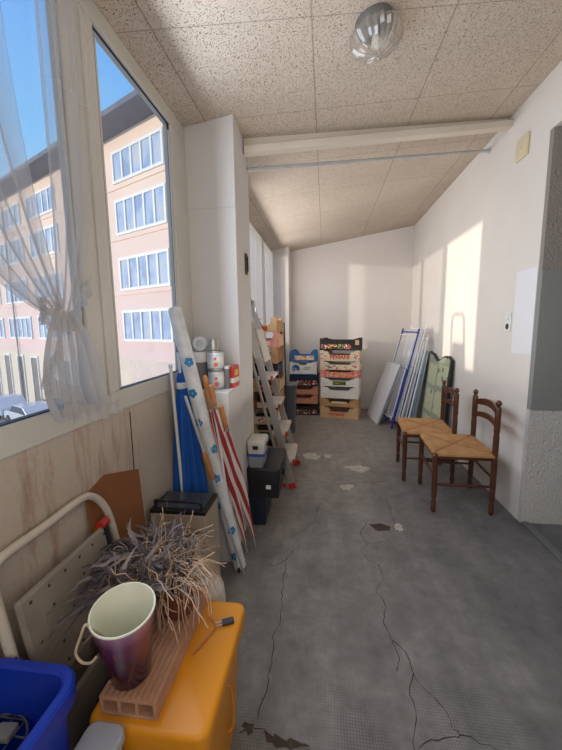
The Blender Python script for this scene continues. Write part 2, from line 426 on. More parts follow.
for p in ([(.326, 2.46), (.399, 2.484), (.488, 2.438), (.448, 2.392), (.364, 2.394)], [(-.215, 1.067), (-.172, 1.05), (-.075, 1.035), (-.043, 1.023), (-.136, 1.012), (-.194, 1.035)],
          [(-.29, 1.075), (-.25, 1.075), (-.255, 1.05), (-.285, 1.05)]): ch.add(*blob(p, .0015, 3))
struct('floor_dark_spot', ch, M['chipdark'])
# seam strip of the parapet panel
struct('trim_6', MB().box(XL, XL+.002, 1.438, 1.443, 0, 1.08), M['crack'])

# ------------------------------------------------------------------ windows
def frame_bars(y0, y1, lo=1.10, hi=2.662, gl=.06, gr=.06, gb=.09, gt=.08, x0=-.912, x1=-.862):
    b = MB()
    b.box(x0, x1, y0, y1, lo, lo+gb).box(x0, x1, y0, y1, hi-gt, hi)
    b.box(x0, x1, y0, y0+gl, lo+gb, hi-gt).box(x0, x1, y1-gr, y1, lo+gb, hi-gt); return b
def window(n, y0, y1, gl, gr):
    fr = struct('window_%d' % n, frame_bars(y0, y1, gl=gl, gr=gr), M['frame'], bevel=.006)
    a, b = y0+gl, y1-gr
    s = MB()            # sash with its gasket
    x0, x1 = -.895, -.872
    for w, q in ((.0, None),):
        s.box(x0, x1, a, b, 1.19, 1.194).box(-.885, -.875, a, b, 2.58, 2.585).box(-.885, -.875, a, a+.006, 1.194, 2.58).box(-.885, -.875, b-.006, b, 1.194, 2.58)
    g = s.build('gasket', M['trimdark'], fr)
    MB().box(-.892, -.887, a+.002, b-.002, 1.192, 2.583).build('pane', M['glass'], fr)
    MB().box(-.875, -.868, b-.022, b-.012, 1.2, 2.54).box(-.875, -.868, a+.01, a+.02, 1.2, 2.54).build('sash_bead', M['frame'], fr)
    return fr
window(1, .25, 1.30, .06, .11)
w2 = window(2, 1.30, 2.24, .07, .20)
MB().box(-.863, -.853, 1.285, 1.315, 1.19, 2.55).build('cover_strip', M['frame'], w2, bevel=.003)
window(3, 2.65, 3.72, .05, .06); window(4, 3.72, 4.72, .06, .06); window(5, 4.72, 5.78, .06, .06)
hs = MB().tube([(-.852, 1.945, 1.23), (-.835, 1.945, 1.23), (-.835, 1.945, 1.26)], .006, 8)

# ------------------------------------------------------------------ ceiling lamp
lx, ly = .215, 1.86; lz = zc(lx)
lamp = thing('ceiling_lamp', 'round moulded-glass ceiling light hanging above the middle of the room', 'lamp', (lx, ly, lz))
lamp.scale = (.9, .9, .8)
tilt = Matrix.Rotation(-math.atan(.158), 4, 'Y')
M['lampbase'] = simple('lamp_base', rgb(120, 120, 118), .4, .6)
def m_lampglass():
    m = glassy('moulded_glass', (.86, .83, .79), .16, .1, .14, (.70, .66, .62)); return m
M['lampglass'] = m_lampglass()
MB().lathe([(.055, -.075), (.085, -.06), (.095, -.02), (.095, -.004)], 28, tilt).build('base', M['lampbase'], lamp, smooth=True)
prof = []; nseg = 48; gl = MB()
pr = [(.10, -.045), (.125, -.065), (.132, -.09), (.122, -.12), (.10, -.145), (.07, -.165), (.04, -.178), (.012, -.183)]
vs = []; fs = []
for i, (r_, z_) in enumerate(pr):
    for j in range(nseg):
        a = 2*PI*j/nseg; k = 1 + (.045 if j % 2 else -.03)*(1 if 0 < i < 7 else 0)
        vs.append((r_*k*math.cos(a), r_*k*math.sin(a), z_ - (.006 if (j//2) % 2 else 0)))
for i in range(len(pr)-1):
    for j in range(nseg): fs.append((i*nseg+j, i*nseg+(j+1) % nseg, (i+1)*nseg+(j+1) % nseg, (i+1)*nseg+j))
fs.append(tuple((len(pr)-1)*nseg+j for j in range(nseg)))
gl.add(vs, fs, tilt); gl.build('glass_shade', M['lampglass'], lamp)
M['bulb'] = simple('bulb_white', rgb(235, 232, 222), .4)
MB().lathe([(.012, -.15), (.026, -.14), (.03, -.12), (.022, -.095), (.014, -.08), (.014, -.065)], 16, tilt).build('bulb', M['bulb'], lamp, smooth=True)

# ------------------------------------------------------------------ wall fittings
M['ivory'] = simple('ivory_plastic', rgb(214, 200, 168), .4, var=.05)
M['whiteplastic'] = simple('white_plastic', rgb(222, 222, 220), .35, var=.03)
M['dark'] = simple('dark_plastic', rgb(26, 26, 28), .45)
jb = thing('junction_box', 'small ivory square cover plate high on the right wall', 'junction box', (XR, 2.95, 2.72))
MB().box(-.02, -.001, -.075, .075, -.075, .075).build('cover', M['ivory'], jb, bevel=.006)
MB().lathe([(.006, 0), (.006, .003)], 10, Tl(-.02, 0, 0) @ Matrix.Rotation(-PI/2, 4, 'Y')).build('screw', M['galv'], jb)
sk = thing('wall_socket', 'white wall switch plate with dark socket on right wall beside the smooth patch', 'socket', (XR, 2.98, 1.465))
MB().box(-.008, -.0005, -.045, .045, -.075, .075).build('plate', M['whiteplastic'], sk, bevel=.003)
MB().lathe([(.027, 0), (.025, .006), (.02, .008)], 18, Tl(-.008, 0, .036) @ Matrix.Rotation(-PI/2, 4, 'Y')).build('push_button', M['whiteplastic'], sk, smooth=True)
MB().lathe([(.024, 0), (.022, .003)], 18, Tl(-.008, 0, -.036) @ Matrix.Rotation(-PI/2, 4, 'Y')).build('socket_hole', M['dark'], sk, smooth=True)
M['brownwood'] = simple('brown_wood', rgb(74, 52, 40), .5)
hk = thing('wall_plaque', 'small dark brown upright plaque on the side of the pillar', 'plaque', (-.555, 2.485, 1.885))
MB().box(.0005, .012, -.025, .025, -.07, .07).build('plaque_board', M['brownwood'], hk, bevel=.003)
MB().box(.012, .02, -.01, .01, -.05, .05).build('slot', M['dark'], hk)

# ------------------------------------------------------------------ outdoors
M['facade'] = None
def m_facade():
    m, t, b = nt('peach_render')
    g = N(t, 'ShaderNodeNewGeometry'); sx = N(t, 'ShaderNodeSeparateXYZ'); L(t, g.outputs['Position'], sx.inputs[0])
    n1 = N(t, 'ShaderNodeTexNoise', Scale=.6, Detail=4.); L(t, g.outputs['Position'], n1.inputs['Vector'])
    mr = N(t, 'ShaderNodeMapRange'); mr.inputs[1].default_value = 0.; mr.inputs[2].default_value = 9.; L(t, sx.outputs[2], mr.inputs[0])
    c = mixc(t, mr.outputs[0], rgb(246, 214, 206), rgb(250, 222, 200))  # shade below (pinker) and sunlight above (warmer) mixed into the render colour
    c = mixc(t, .2, c, ramp(t, n1.outputs[0], [(.3, rgb(236, 200, 188)), (.7, rgb(252, 226, 210))]).outputs[0])
    lo = N(t, 'ShaderNodeMath', operation='LESS_THAN'); lo.inputs[1].default_value = -.3; L(t, sx.outputs[2], lo.inputs[0])
    c = mixc(t, lo.outputs[0], c, rgb(238, 220, 196))
    L(t, c, b.inputs['Base Color']); b.inputs['Roughness'].default_value = .9; return m
M['facade'] = m_facade()
M['extwhite'] = simple('white_joinery', rgb(238, 238, 236), .5, var=.03)
M['roof'] = simple('slate_roof', rgb(92, 96, 112), .7, var=.15, scale=2)
M['soffit'] = simple('eave_boards', rgb(96, 98, 112), .7, var=.12, scale=2)
M['pipegrey'] = simple('pipe_grey', rgb(170, 160, 158), .5)
M['asphalt'] = simple('street_asphalt', rgb(170, 166, 160), .9, var=.12, scale=1)
def m_ext_glass():
    m, t, b = nt('far_window_glass')
    g = N(t, 'ShaderNodeNewGeometry')
    n1 = N(t, 'ShaderNodeTexNoise', Scale=.9, Detail=2.); L(t, g.outputs['Position'], n1.inputs['Vector'])
    rp = ramp(t, n1.outputs[0], [(.35, rgb(150, 168, 200)), (.5, rgb(184, 200, 226)), (.65, rgb(206, 206, 208))])
    L(t, rp.outputs[0], b.inputs['Base Color']); b.inputs['Roughness'].default_value = .12
    b.inputs['Specular IOR Level'].default_value = .9; return m
M['extglass'] = m_ext_glass()
M['extdark'] = simple('dark_doorway', rgb(110, 100, 96), .6)
bd = Vector((-.889, .459, 0)); bn = Vector((-.459, -.889, 0)); bo = Vector((-8.9, 17.8, 0))
bld = thing('apartment_building', 'four storey peach apartment building with white ribbon windows across the street', 'building', tuple(bo))
FT = Matrix(((bd.x, bn.x, 0, 0), (bd.y, bn.y, 0, 0), (0, 0, 1, 0), (0, 0, 0, 1)))   # local (s, out, z)
MB().box(-2.4, 30, -9, 0, -4.7, 11.6, FT).build('facade_wall', M['facade'], bld)
rf = MB().hexa([(-3.1, -10, 11.6), (31, -10, 11.6), (31, 1.3, 11.6), (-3.1, 1.3, 11.6), (-3.1, -10, 11.9), (31, -10, 11.9), (31, 1.3, 11.85), (-3.1, 1.3, 11.85)], FT)
rf.hexa([(-3.1, -10, 11.9), (31, -10, 11.9), (31, 1.3, 11.85), (-3.1, 1.3, 11.85), (3, -5, 14.2), (26, -5, 14.2), (26, -4.4, 14.2), (3, -4.4, 14.2)], FT)
rf.build('roof', M['roof'], bld)
bands = MB()
for z in (9.05, 6.4, 3.42, .62): bands.box(-2.4, 30, 0, .06, z-.12, z, FT)
bands.build('sill_band', M['facade'], bld)
levels = [(9.3, 10.75), (6.62, 8.3), (3.62, 5.26), (.8, 2.38)]
for z0, z1 in levels:
    for k in range(6):
        s0 = -1.35 + 5.6*k; s1 = s0+4.2
        fm = MB()
        fm.box(s0-.08, s1+.08, .0, .09, z0-.08, z0+.06, FT).box(s0-.08, s1+.08, .0, .09, z1-.06, z1+.08, FT)
        for q in range(6):
            sc = s0 + (s1-s0)*q/5; fm.box(sc-.065, sc+.065, .0, .085, z0+.06, z1-.06, FT)
        f_ = fm.build('window', M['extwhite'], bld)
        MB().box(s0, s1, .01, .03, z0, z1, FT).build('window_glass', M['extglass'], f_)
gd = MB().box(-1.45, 2.5, 0, .05, -3.2, -.35, FT); gd.build('garage_door', simple('garage_paint', rgb(226, 204, 190), .6), bld)
for s0 in (9.6, 12.2, 14.9, 17.6, 20.4, 23.2):
    d_ = MB().box(s0, s0+.12, 0, .08, -4.6, -.75, FT).box(s0+1.2, s0+1.32, 0, .08, -4.6, -.75, FT).box(s0, s0+1.32, 0, .08, -.75, -.6, FT)
    d_ = d_.build('doorway', M['extwhite'], bld); MB().box(s0+.12, s0+1.2, .01, .04, -4.6, -.75, FT).build('door_leaf', M['extdark'], d_)
for sp in (-1.75, 18.3): MB().tube([FT @ Vector((sp, .8, 11.55)), FT @ Vector((sp, .12, 10.9)), FT @ Vector((sp, .12, -4.6))], .055, 8).build('drain_pipe', M['pipegrey'], bld, smooth=True)
struct('street', MB().box(-60, -1.4, -25, 60, -4.9, -4.7), M['asphalt'])
struct('wall_sun_block', MB().box(-3.3, -3.0, -14, 1.22, -4.7, 7), M['wall'])  # unseen wall added outside to keep the sun off the near panes
# parked cars on the street
M['carwhite'] = simple('car_paint_white', rgb(226, 230, 236), .25, var=.02, coat=.5)
M['carglass'] = simple('car_glass', rgb(70, 84, 104), .1)
M['tyre'] = simple('tyre', rgb(30, 30, 32), .8)
def car(label, x, y, rz):
    c = thing('parked_car', label, 'car', (x, y, -4.7), rz, 'cars parked in the street')
    body = [(-2.0, .35), (2.0, .35), (2.05, .7), (1.9, .85), (1.0, .95), (.45, 1.42), (-1.1, 1.45), (-1.75, 1.0), (-2.05, .9)]
    MB().prism(body, -.85, .85).build('body', M['carwhite'], c, bevel=.06)
    MB().prism([(.95, .97), (.42, 1.38), (-1.05, 1.4), (-1.6, 1.0)], -.86, .86).build('side_window', M['carglass'], c)
    MB().hexa([(.99, -.7, .96), (1.02, -.7, .95), (1.02, .7, .95), (.99, .7, .96), (.47, -.62, 1.40), (.52, -.62, 1.41), (.52, .62, 1.41), (.47, .62, 1.40)]).build('windscreen', M['carglass'], c)
    for sx_ in (-1.25, 1.3):
        for sy in (-.8, .8):
            MB().lathe([(.32, -.1), (.33, -.06), (.33, .06), (.32, .1)], 20, Tl(sx_, sy, .33) @ Matrix.Rotation(PI/2, 4, 'X')).build('wheel', M['tyre'], c, smooth=True)
car('white car parked in the street, nearest the left edge of the photo', -23.2, 22.3, math.atan2(.459, -.889))
car('white car parked in the street, farther along and beside the curtain tail', -18.9, 20.0, math.atan2(.459, -.889))

# ------------------------------------------------------------------ net curtain at the near window
M['net'] = sheer('net_curtain', rgb(214, 210, 206), .3, 'opacity', .55)
cur = thing('net_curtain', 'white sheer curtain tied back with a ruffle at the near window', 'curtain', (-.80, .985, 1.15))
o_ = Vector((-.80, 1.1, 1.15))
def cpanel(y_top, z_top, y_tie, z_tie, folds, amp, nu, nv, sag, dens0, dens1):
    mb = MB(); den = []
    def fn(u, v):
        yt = y_top[0] + (y_top[1]-y_top[0])*u; yb = y_tie[0] + (y_tie[1]-y_tie[0])*u
        e = v**sag
        y = yt + (yb-yt)*e; z = z_top + (z_tie-z_top)*v
        x = -.80 + amp*(1-.55*v)*math.sin(u*folds*2*PI + 1.2*math.sin(3*v)) + .012*v
        y += .012*(1-v)*math.sin(u*folds*2*PI*1.37+2)
        den.append(dens0 + (dens1-dens0)*v**2.2)
        return tuple(Vector((x, y, z))-o_)
    mb.grid(fn, nu, nv); mb.att['opacity'] = den; return mb
cpanel((1.10, 1.325), 2.62, (1.07, 1.14), 1.50, 3.2, .02, 60, 40, 3.2, .30, .62).build('curtain_panel', M['net'], cur, smooth=True)
# the part pulled across from the left: loose folds swooping into the tie
mb = MB(); den = []
def swoop(u, v):
    # u 0 = uppermost fold, 1 = lowest ; v 0 far left ; 1 at tie
    a = Vector((-.80, .50 + .50*(1-u)**1.3, 2.62 - .42*(u**2)*0))
    ctrl = Vector((-.80, .62+.36*(1-u), 1.98 - .36*u))
    b = Vector((-.785, 1.05+.05*(1-u), 1.515-.03*u))
    p = a*(1-v)**2 + ctrl*2*v*(1-v) + b*v*v
    p.x += .022*math.sin(u*5.5*2*PI)*(1-.6*v)
    wob = abs(math.sin(u*2.8*PI+.4))
    den.append((.12 + .42*wob**6)*(1-.6*v) + .5*v**1.5 + .12*u)
    return tuple(p-o_)
mb.grid(swoop, 90, 36); mb.att['opacity'] = [min(.9, d) for d in den]
mb.build('drawn_panel', M['net'], cur, smooth=True)
mb = MB(); den = []
def tail(u, v):
    y0 = 1.07 - .09*math.sin(PI*.86*v**.8); y1 = 1.13 + .15*v**.8
    y = y0+(y1-y0)*u; z = 1.50 - .325*v - .012*u*v
    x = -.785 + (.012+.018*v)*math.sin(u*4.2*2*PI+.5) + .012*math.sin(v*5)
    den.append(.80 - .12*v); return tuple(Vector((x, y, z))-o_)
mb.grid(tail, 60, 26); mb.att['opacity'] = den; mb.build('curtain_tail', M['net'], cur, smooth=True)
mb = MB(); den = []
edge = bez([(-.775, 1.07, 1.46), (-.77, 1.045, 1.40), (-.765, .985, 1.345), (-.765, 1.03, 1.30), (-.76, 1.10, 1.27), (-.765, 1.04, 1.235), (-.76, 1.12, 1.21), (-.76, 1.22, 1.195), (-.765, 1.325, 1.185)], 16)
def ruf(u, v):
    k = u*(len(edge)-1); i = min(int(k), len(edge)-2); p = edge[i].lerp(edge[i+1], k-i)
    p = p + Vector((.014*math.sin(u*95)*v, -.012*v*(1-u), -.052*v + .006*math.sin(u*70)*v))
    den.append(.62); return tuple(p-o_)
mb.grid(ruf, 220, 5); mb.att['opacity'] = den; mb.build('ruffle', M['net'], cur, smooth=True)
mb = MB(); den = []
band = bez([(-.83, 1.30, 1.60), (-.81, 1.20, 1.52), (-.765, 1.11, 1.475), (-.76, 1.04, 1.475), (-.80, 1.03, 1.50), (-.825, 1.08, 1.515)], 16)
def bf(u, v):
    k = u*(len(band)-1); i = min(int(k), len(band)-2); p = band[i].lerp(band[i+1], k-i)
    p = p + Vector((.01*math.sin(u*80)*abs(v-.5)*2, 0, (v-.5)*.062 + .004*math.sin(u*63)))
    den.append(.7); return tuple(p-o_)
mb.grid(bf, 200, 6); mb.att['opacity'] = den; mb.build('tieback', M['net'], cur, smooth=True)
# rail carrying it
rl = thing('curtain_rail', 'thin white curtain rail along the top of the near window', 'curtain rail')
MB().tube([(-.825, .3, 2.63), (-.825, 1.34, 2.63)], .008, 8).build('rail', M['whiteplastic'], rl, smooth=True)
# far window net curtain hanging straight
fc = thing('net_curtain', 'white sheer curtain hanging straight at the far window past the pillar', 'curtain', (-.82, 4.2, 1.2))
mb = MB(); den = []
def fcf(u, v):
    den.append(.62); y = -.38+1.78*u + .01*math.sin(u*60); return (.018*math.sin(u*19*2*PI)*(.5+.5*v), y, 1.38 - 1.35*v)
mb.grid(fcf, 240, 8); mb.att['opacity'] = den; mb.build('curtain_panel', M['net'], fc, smooth=True)

# ------------------------------------------------------------------ chairs with rush seats
M['chairwood'] = simple('dark_walnut', rgb(84, 46, 30), .35, var=.25, scale=14, coat=.25)
def m_rush():
    m, t, b = nt('woven_rush')
    at = N(t, 'ShaderNodeAttribute', attribute_name='strand')
    mu = N(t, 'ShaderNodeMath', operation='MULTIPLY'); mu.inputs[1].default_value = 2*PI*150; L(t, at.outputs['Fac'], mu.inputs[0])
    sn = N(t, 'ShaderNodeMath', operation='SINE'); L(t, mu.outputs[0], sn.inputs[0])
    tc = N(t, 'ShaderNodeTexCoord'); n1 = N(t, 'ShaderNodeTexNoise', Scale=9., Detail=4.); L(t, tc.outputs['Object'], n1.inputs['Vector'])
    cr = N(t, 'ShaderNodeAttribute', attribute_name='crease')
    c = ramp(t, n1.outputs[0], [(.25, rgb(190, 136, 82)), (.5, rgb(206, 154, 98)), (.75, rgb(220, 172, 116))]).outputs[0]
    s2 = N(t, 'ShaderNodeMapRange'); s2.inputs[1].default_value = -1; s2.inputs[2].default_value = 1; s2.inputs[3].default_value = .35; s2.inputs[4].default_value = 0; L(t, sn.outputs[0], s2.inputs[0])
    c = mixc(t, s2.outputs[0], c, rgb(120, 78, 42))
    c = mixc(t, cr.outputs['Fac'], c, rgb(112, 70, 36))
    L(t, c, b.inputs['Base Color']); b.inputs['Roughness'].default_value = .75
    bp = N(t, 'ShaderNodeBump', Strength=.5, Distance=.003); L(t, sn.outputs[0], bp.inputs['Height']); L(t, bp.outputs[0], b.inputs['Normal'])
    return m
M['rush'] = m_rush()
def turned(x, y, z0, z1, r0, r1):
    P = [(r0*.75, z0), (r0, z0+.012), (r0*1.05, z0+.085), (r0*.72, z0+.10), (r0*.72, z0+.105), (r0*1.1, z0+.118), (r0*1.08, z0+.14), (r1, z1-.02), (r1, z1)]
    return MB().lathe(P, 14, Tl(x, y, 0))
def make_chair(label):
    t = thing('dining_chair', label, 'chair', (0, 0, 0), 0, 'rush seated chairs by the right wall')
    mb = MB(); st = []; cr = []
    n = 41
    def seat(u, v):
        x = -.235+.45*u; hw = .262-.012*u; y = (2*v-1)*hw
        a = 2*u-1; b = 2*v-1
        e = max(abs(a), abs(b)); d = abs(abs(a)-abs(b))
        if abs(a) > abs(b): st.append(.5+.5*b*1.0+.0)
        else: st.append(.5+.5*a)
        cr.append(max(0, 1-d/.07)*.75*(.35+.65*(e < .93)))
        edge = max(0, (e-.9)/.1)
        z = .492 - .010*(1-e) + .006*max(0, 1-d/.12)*0 - .010*(d < .05) - .020*edge**2
        return (x, y, z)
    mb.grid(seat, n, n)
    # underside
    o = len(mb.v); mb.grid(lambda u, v: (-.23+.44*u, (2*v-1)*(.257-.012*u), .458), 2, 2); st += [0]*4; cr += [0]*4
    for fn in (lambda u, v: (-.235, (2*u-1)*.262, .472-.014*v), lambda u, v: (.215, (2*u-1)*.250, .472-.014*v),
               lambda u, v: (-.235+.45*u, -(.262-.012*u), .472-.014*v), lambda u, v: (-.235+.45*u, (.262-.012*u), .472-.014*v)):
        mb.grid(fn, 21, 2)
        for v_ in range(2):
            for u_ in range(21): st.append(u_/20); cr.append(0)
    mb.att['strand'] = st; mb.att['crease'] = cr
    mb.build('seat', M['rush'], t, smooth=True, ang=60)
    for y in (-.242, .242): turned(-.215, y, 0, .478, .0185, .022).build('leg', M['chairwood'], t, smooth=True)
    for y in (-.230, .230):
        P = [(.0135, 0), (.018, .012), (.019, .085), (.0135, .10), (.0135, .105), (.021, .118), (.021, .14), (.0215, .46), (.021, .50), (.0215, .62), (.0185, .635), (.0185, .645), (.0215, .66), (.0215, .835), (.019, .843),
             (.012, .848), (.012, .853), (.018, .860), (.021, .872), (.018, .885), (.009, .894), (.002, .897)]
        MB().lathe(P, 14, Tl(.205, y, 0)).build('rear_post', M['chairwood'], t, smooth=True)
    ap = MB().box(-.226, -.206, -.226, .226, .430, .460).box(.195, .213, -.214, .214, .430, .460)
    for s in (-1, 1): ap.hexa([(-.205, s*.242-.009, .43), (.20, s*.230-.009, .43), (.20, s*.230+.009, .43), (-.205, s*.242+.009, .43), (-.205, s*.242-.009, .46), (.20, s*.230-.009, .46), (.20, s*.230+.009, .46), (-.205, s*.242+.009, .46)])
    ap.build('seat_frame', M['chairwood'], t, bevel=.003)
    for s in (-1, 1):
        MB().tube([(-.215, s*.242, .225), (-.0, s*.236, .225), (.205, s*.230, .225)], [.009, .012, .009], 10).build('stretcher', M['chairwood'], t, smooth=True)
    MB().tube([(-.215, -.242, .29), (-.215, 0, .29), (-.215, .242, .29)], [.009, .012, .009], 10).build('stretcher', M['chairwood'], t, smooth=True)
    MB().tube([(.205, -.230, .29), (.205, 0, .29), (.205, .230, .29)], [.009, .012, .009], 10).build('stretcher', M['chairwood'], t, smooth=True)
    def slat(zb, h, arch):
        def pt(u, w, side):
            y = -.225+.45*u; k = 1-(2*u-1)**2
            return (.205+.028*k+side, y, zb + arch*k + w*h*(.78+.22*k))
        b = MB(); n = 17
        vs = []
        for i in range(n):
            u = i/(n-1)
            vs += [pt(u, 0, -.009), pt(u, 1, -.009), pt(u, 1, .009), pt(u, 0, .009)]
        fs = [(0, 1, 2, 3), tuple(4*(n-1)+k for k in (3, 2, 1, 0))]
        for i in range(n-1):
            for k in range(4): fs.append((4*i+k, 4*i+4+k, 4*i+4+(k+1) % 4, 4*i+(k+1) % 4))
        return b.add(vs, fs)
    slat(.765, .058, .028).build('top_rail', M['chairwood'], t, smooth=True, bevel=.003)
    slat(.665, .048, .022).build('back_slat', M['chairwood'], t, smooth=True, bevel=.003)
    return t
c1 = make_chair('dark wooden chair with rush seat by the right wall, nearer of the two')
c1.location = (1.075, 2.93, 0); c1.rotation_euler.z = R(-3)
c2 = copy_tree(c1); c2.location = (.975, 3.46, 0); c2.rotation_euler.z = R(-5)
c2['label'] = 'dark wooden chair with rush seat by the right wall, farther one near the drying racks'

# ------------------------------------------------------------------ fruit crates
def fruitprint(name, base, cols, scale=26., th=.5):
    m, t, b = nt(name)
    tc = N(t, 'ShaderNodeTexCoord'); vo = N(t, 'ShaderNodeTexVoronoi', Scale=scale); L(t, tc.outputs['Object'], vo.inputs['Vector'])
    sp = N(t, 'ShaderNodeSeparateColor'); L(t, vo.outputs['Color'], sp.inputs[0])
    st = [(i/len(cols), c) for i, c in enumerate(cols)]
    rp = ramp(t, sp.outputs[0], st); rp.color_ramp.interpolation = 'CONSTANT'
    lt = N(t, 'ShaderNodeMath', operation='LESS_THAN'); lt.inputs[1].default_value = th; L(t, vo.outputs['Distance'], lt.inputs[0])
    L(t, mixc(t, lt.outputs[0], base, rp.outputs[0]), b.inputs['Base Color']); b.inputs['Roughness'].default_value = .7
    return m
card = lambda n, c, v=.08: simple(n, c, .8, var=v, scale=12)
K = {'tan': card('crate_tan', rgb(206, 170, 130)), 'wood': card('crate_wood', rgb(186, 144, 100), .16), 'cream': card('crate_cream', rgb(226, 206, 176)),
     'white': card('crate_white', rgb(226, 222, 214)), 'black': card('crate_black', rgb(38, 36, 38)), 'pink': card('crate_pink', rgb(216, 142, 128), .15),
     'rosy': card('crate_rosy', rgb(196, 134, 108), .15), 'blue': card('crate_blue', rgb(46, 112, 168)), 'navy': card('crate_navy', rgb(26, 34, 58)),
     'brown': card('crate_brown', rgb(136, 92, 60), .2), 'inner': card('crate_inner', rgb(58, 42, 32)), 'red': card('print_red', rgb(206, 70, 48)),
     'swirl': card('print_blue', rgb(30, 96, 168)), 'green': card('print_green', rgb(60, 96, 50)), 'yellow': card('print_yellow', rgb(232, 186, 60)), 'teal': card('p_teal', rgb(70, 150, 190))}
fr_cols = [rgb(214, 74, 50), rgb(240, 190, 60), rgb(110, 160, 70), rgb(240, 232, 214), rgb(226, 120, 50), rgb(60, 120, 180), rgb(190, 60, 90)]
K['fruit_dark'] = fruitprint('fruit_on_dark', rgb(50, 44, 46), fr_cols, 34.)
K['fruit_light'] = fruitprint('fruit_on_cream', rgb(232, 214, 188), [rgb(222, 130, 90), rgb(232, 170, 120), rgb(236, 216, 190), rgb(206, 100, 90), rgb(110, 90, 140), rgb(238, 222, 200)], 30.)
K['fruit_pink'] = fruitprint('fruit_on_pink', rgb(226, 150, 130), [rgb(214, 80, 70), rgb(240, 160, 90), rgb(236, 190, 170), rgb(220, 110, 110)], 30.)
def crate(label, x, y, z, W, D, H, rz, mat, group, notch=(.45, .35), side=None, prints=(), smat=None):
    """open fruit tray: front / back panels with a hand notch, taller corners, end panels, base. prints: (kind, x0, x1, z0, z1, material)"""
    t = thing('fruit_crate', label, 'crate', (x, y, z), rz, group)
    w, d, th = W/2, D/2, .006
    nw, nd = W*notch[0]/2, H*min(.5, notch[1]*1.35)
    poly = [(-w, 0), (w, 0), (w, H), (w-.06, H), (w-.075, H-.018), (nw+.03, H-.018), (nw, H-nd), (-nw, H-nd), (-nw-.03, H-.018), (-w+.075, H-.018), (-w+.06, H), (-w, H)]
    MB().prism(poly, -d, -d+th).build('front_panel', mat, t)
    MB().prism(poly, d-th, d).build('back_panel', mat, t)
    sp = [(-d+th, 0), (d-th, 0), (d-th, H), (d-.07, H), (d-.09, H-.03), (-d+.09, H-.03), (-d+.07, H), (-d+th, H)]
    Q = Matrix.Rotation(PI/2, 4, 'Z')
    for s in (-1, 1): MB().prism(sp, -th/2, th/2, Tl(s*(w-th/2), 0, 0) @ Q).build('end_panel', smat or mat, t)
    MB().box(-w+th, w-th, -d+th, d-th, .004, .012).build('base', K['inner'], t)
    for (kind, a, b, c, e, pm) in prints:
        MB().box(a*W, b*W, -d-.0012, -d-.0002, c*H, e*H).build(kind, pm, t)
    return t
def dark_fill(t, W, D, H, zf):    # the shadowed contents of a covered crate
    pass
# right stack against the back wall, turned a little
GX = 'fruit crates of the right stack at the back wall'
rx, ry, ra = .26, 5.64, R(-11)
W, D = .60, .36
z = 0.
crate('tan cardboard fruit crate with red name, bottom of the right back stack', rx, ry, z, W, D, .185, ra, K['tan'], GX, notch=(.45, .33)); t0 = bpy.data.objects['fruit_crate']
lettering('PEVIANI', .07, K['red'], t0, Tl(-.04, -D/2-.0012, .06) @ FRONT, bold=.002); z += .185
t1 = crate('plain tan wood crate, second from the bottom of the right back stack', rx, ry, z, W, D, .135, ra, K['wood'], GX, (.5, .4), prints=[('paper_strip', -.2, .2, .42, .62, K['cream'])]); z += .135
t2 = crate('plain white cardboard crate, third from the bottom of the right back stack', rx, ry, z, W-.01, D, .19, ra, K['white'], GX, (.5, .25)); z += .19
t3 = crate('white crate with dark oval emblem in the middle of the right back stack', rx, ry, z, W-.005, D, .14, ra, K['white'], GX, (.5, .25),
           prints=[('emblem', -.17, .17, .16, .60, K['green']), ('emblem_text', -.12, .12, .30, .46, K['yellow'])]); z += .14
t4 = crate('pink and red fruit printed crate above the white crate with emblem', rx, ry, z, W, D, .12, ra, K['pink'], GX, (.5, .22), smat=K['pink'],
           prints=[('fruit_print', -.49, .49, .08, .72, K['fruit_pink'])]); z += .12
t5 = crate('cream crate with fruit pictures just below the crate with red lettering', rx, ry, z, W+.01, D, .14, ra, K['cream'], GX, (.5, .3), prints=[('fruit_print', -.46, .46, .05, .5, K['fruit_light'])]); z += .14
t6 = crate('cream crate with red lettering, second from the top of the right back stack', rx, ry, z, W+.01, D, .165, ra, K['cream'], GX, (.5, .33),
           prints=[('fruit_print', -.49, -.36, .1, .8, K['fruit_light']), ('fruit_print', .37, .49, .1, .8, K['fruit_light'])])
lettering('PEVIANI', .085, K['red'], t6, Tl(-.0, -D/2-.0012, .058) @ FRONT, bold=.003); z += .165
t7 = crate('black crate with colourful fruit band on top of the right back stack', rx, ry, z, W+.02, D, .185, ra, K['black'], GX, (.55, .12),
           prints=[('fruit_band', -.46, .28, .12, .52, K['fruit_dark']), ('corner_label', .38, .47, .45, .85, K['tan'])])
# left stack
GL = 'fruit crates of the left stack at the back wall'
lx_, ly_ = -.335, 5.80; W, D = .46, .32; z = 0; la = R(-2)
crate('black crate with fruit band at the bottom of the left back stack', lx_, ly_, z, W, D, .19, la, K['black'], GL, (.5, .2), prints=[('fruit_band', -.46, .46, .1, .45, K['fruit_dark'])]); z += .19
crate('pinkish wooden crate, second from the bottom of the left back stack', lx_, ly_, z, W, D, .155, la, K['rosy'], GL, (.5, .3), smat=K['tan']); z += .155
crate('pinkish wooden crate under the dark crate of the left back stack', lx_, ly_, z, W, D, .135, la, K['rosy'], GL, (.5, .3), smat=K['tan']); z += .135
crate('navy crate with bright fruit band under the white box with blue swirl', lx_, ly_, z, W, D, .185, la, K['navy'], GL, (.2, .08), prints=[('fruit_band', -.47, .47, .1, .5, K['fruit_dark'])]); z += .185
tw = crate('white box with blue swirl emblem below the blue crate', lx_-.01, ly_, z, W-.02, D, .215, la, K['white'], GL, (.2, .18), prints=[('stripe', -.49, .49, .0, .09, K['swirl']), ('print_line', .02, .3, .52, .58, K['teal']), ('print_line', .02, .22, .40, .45, K['teal'])])
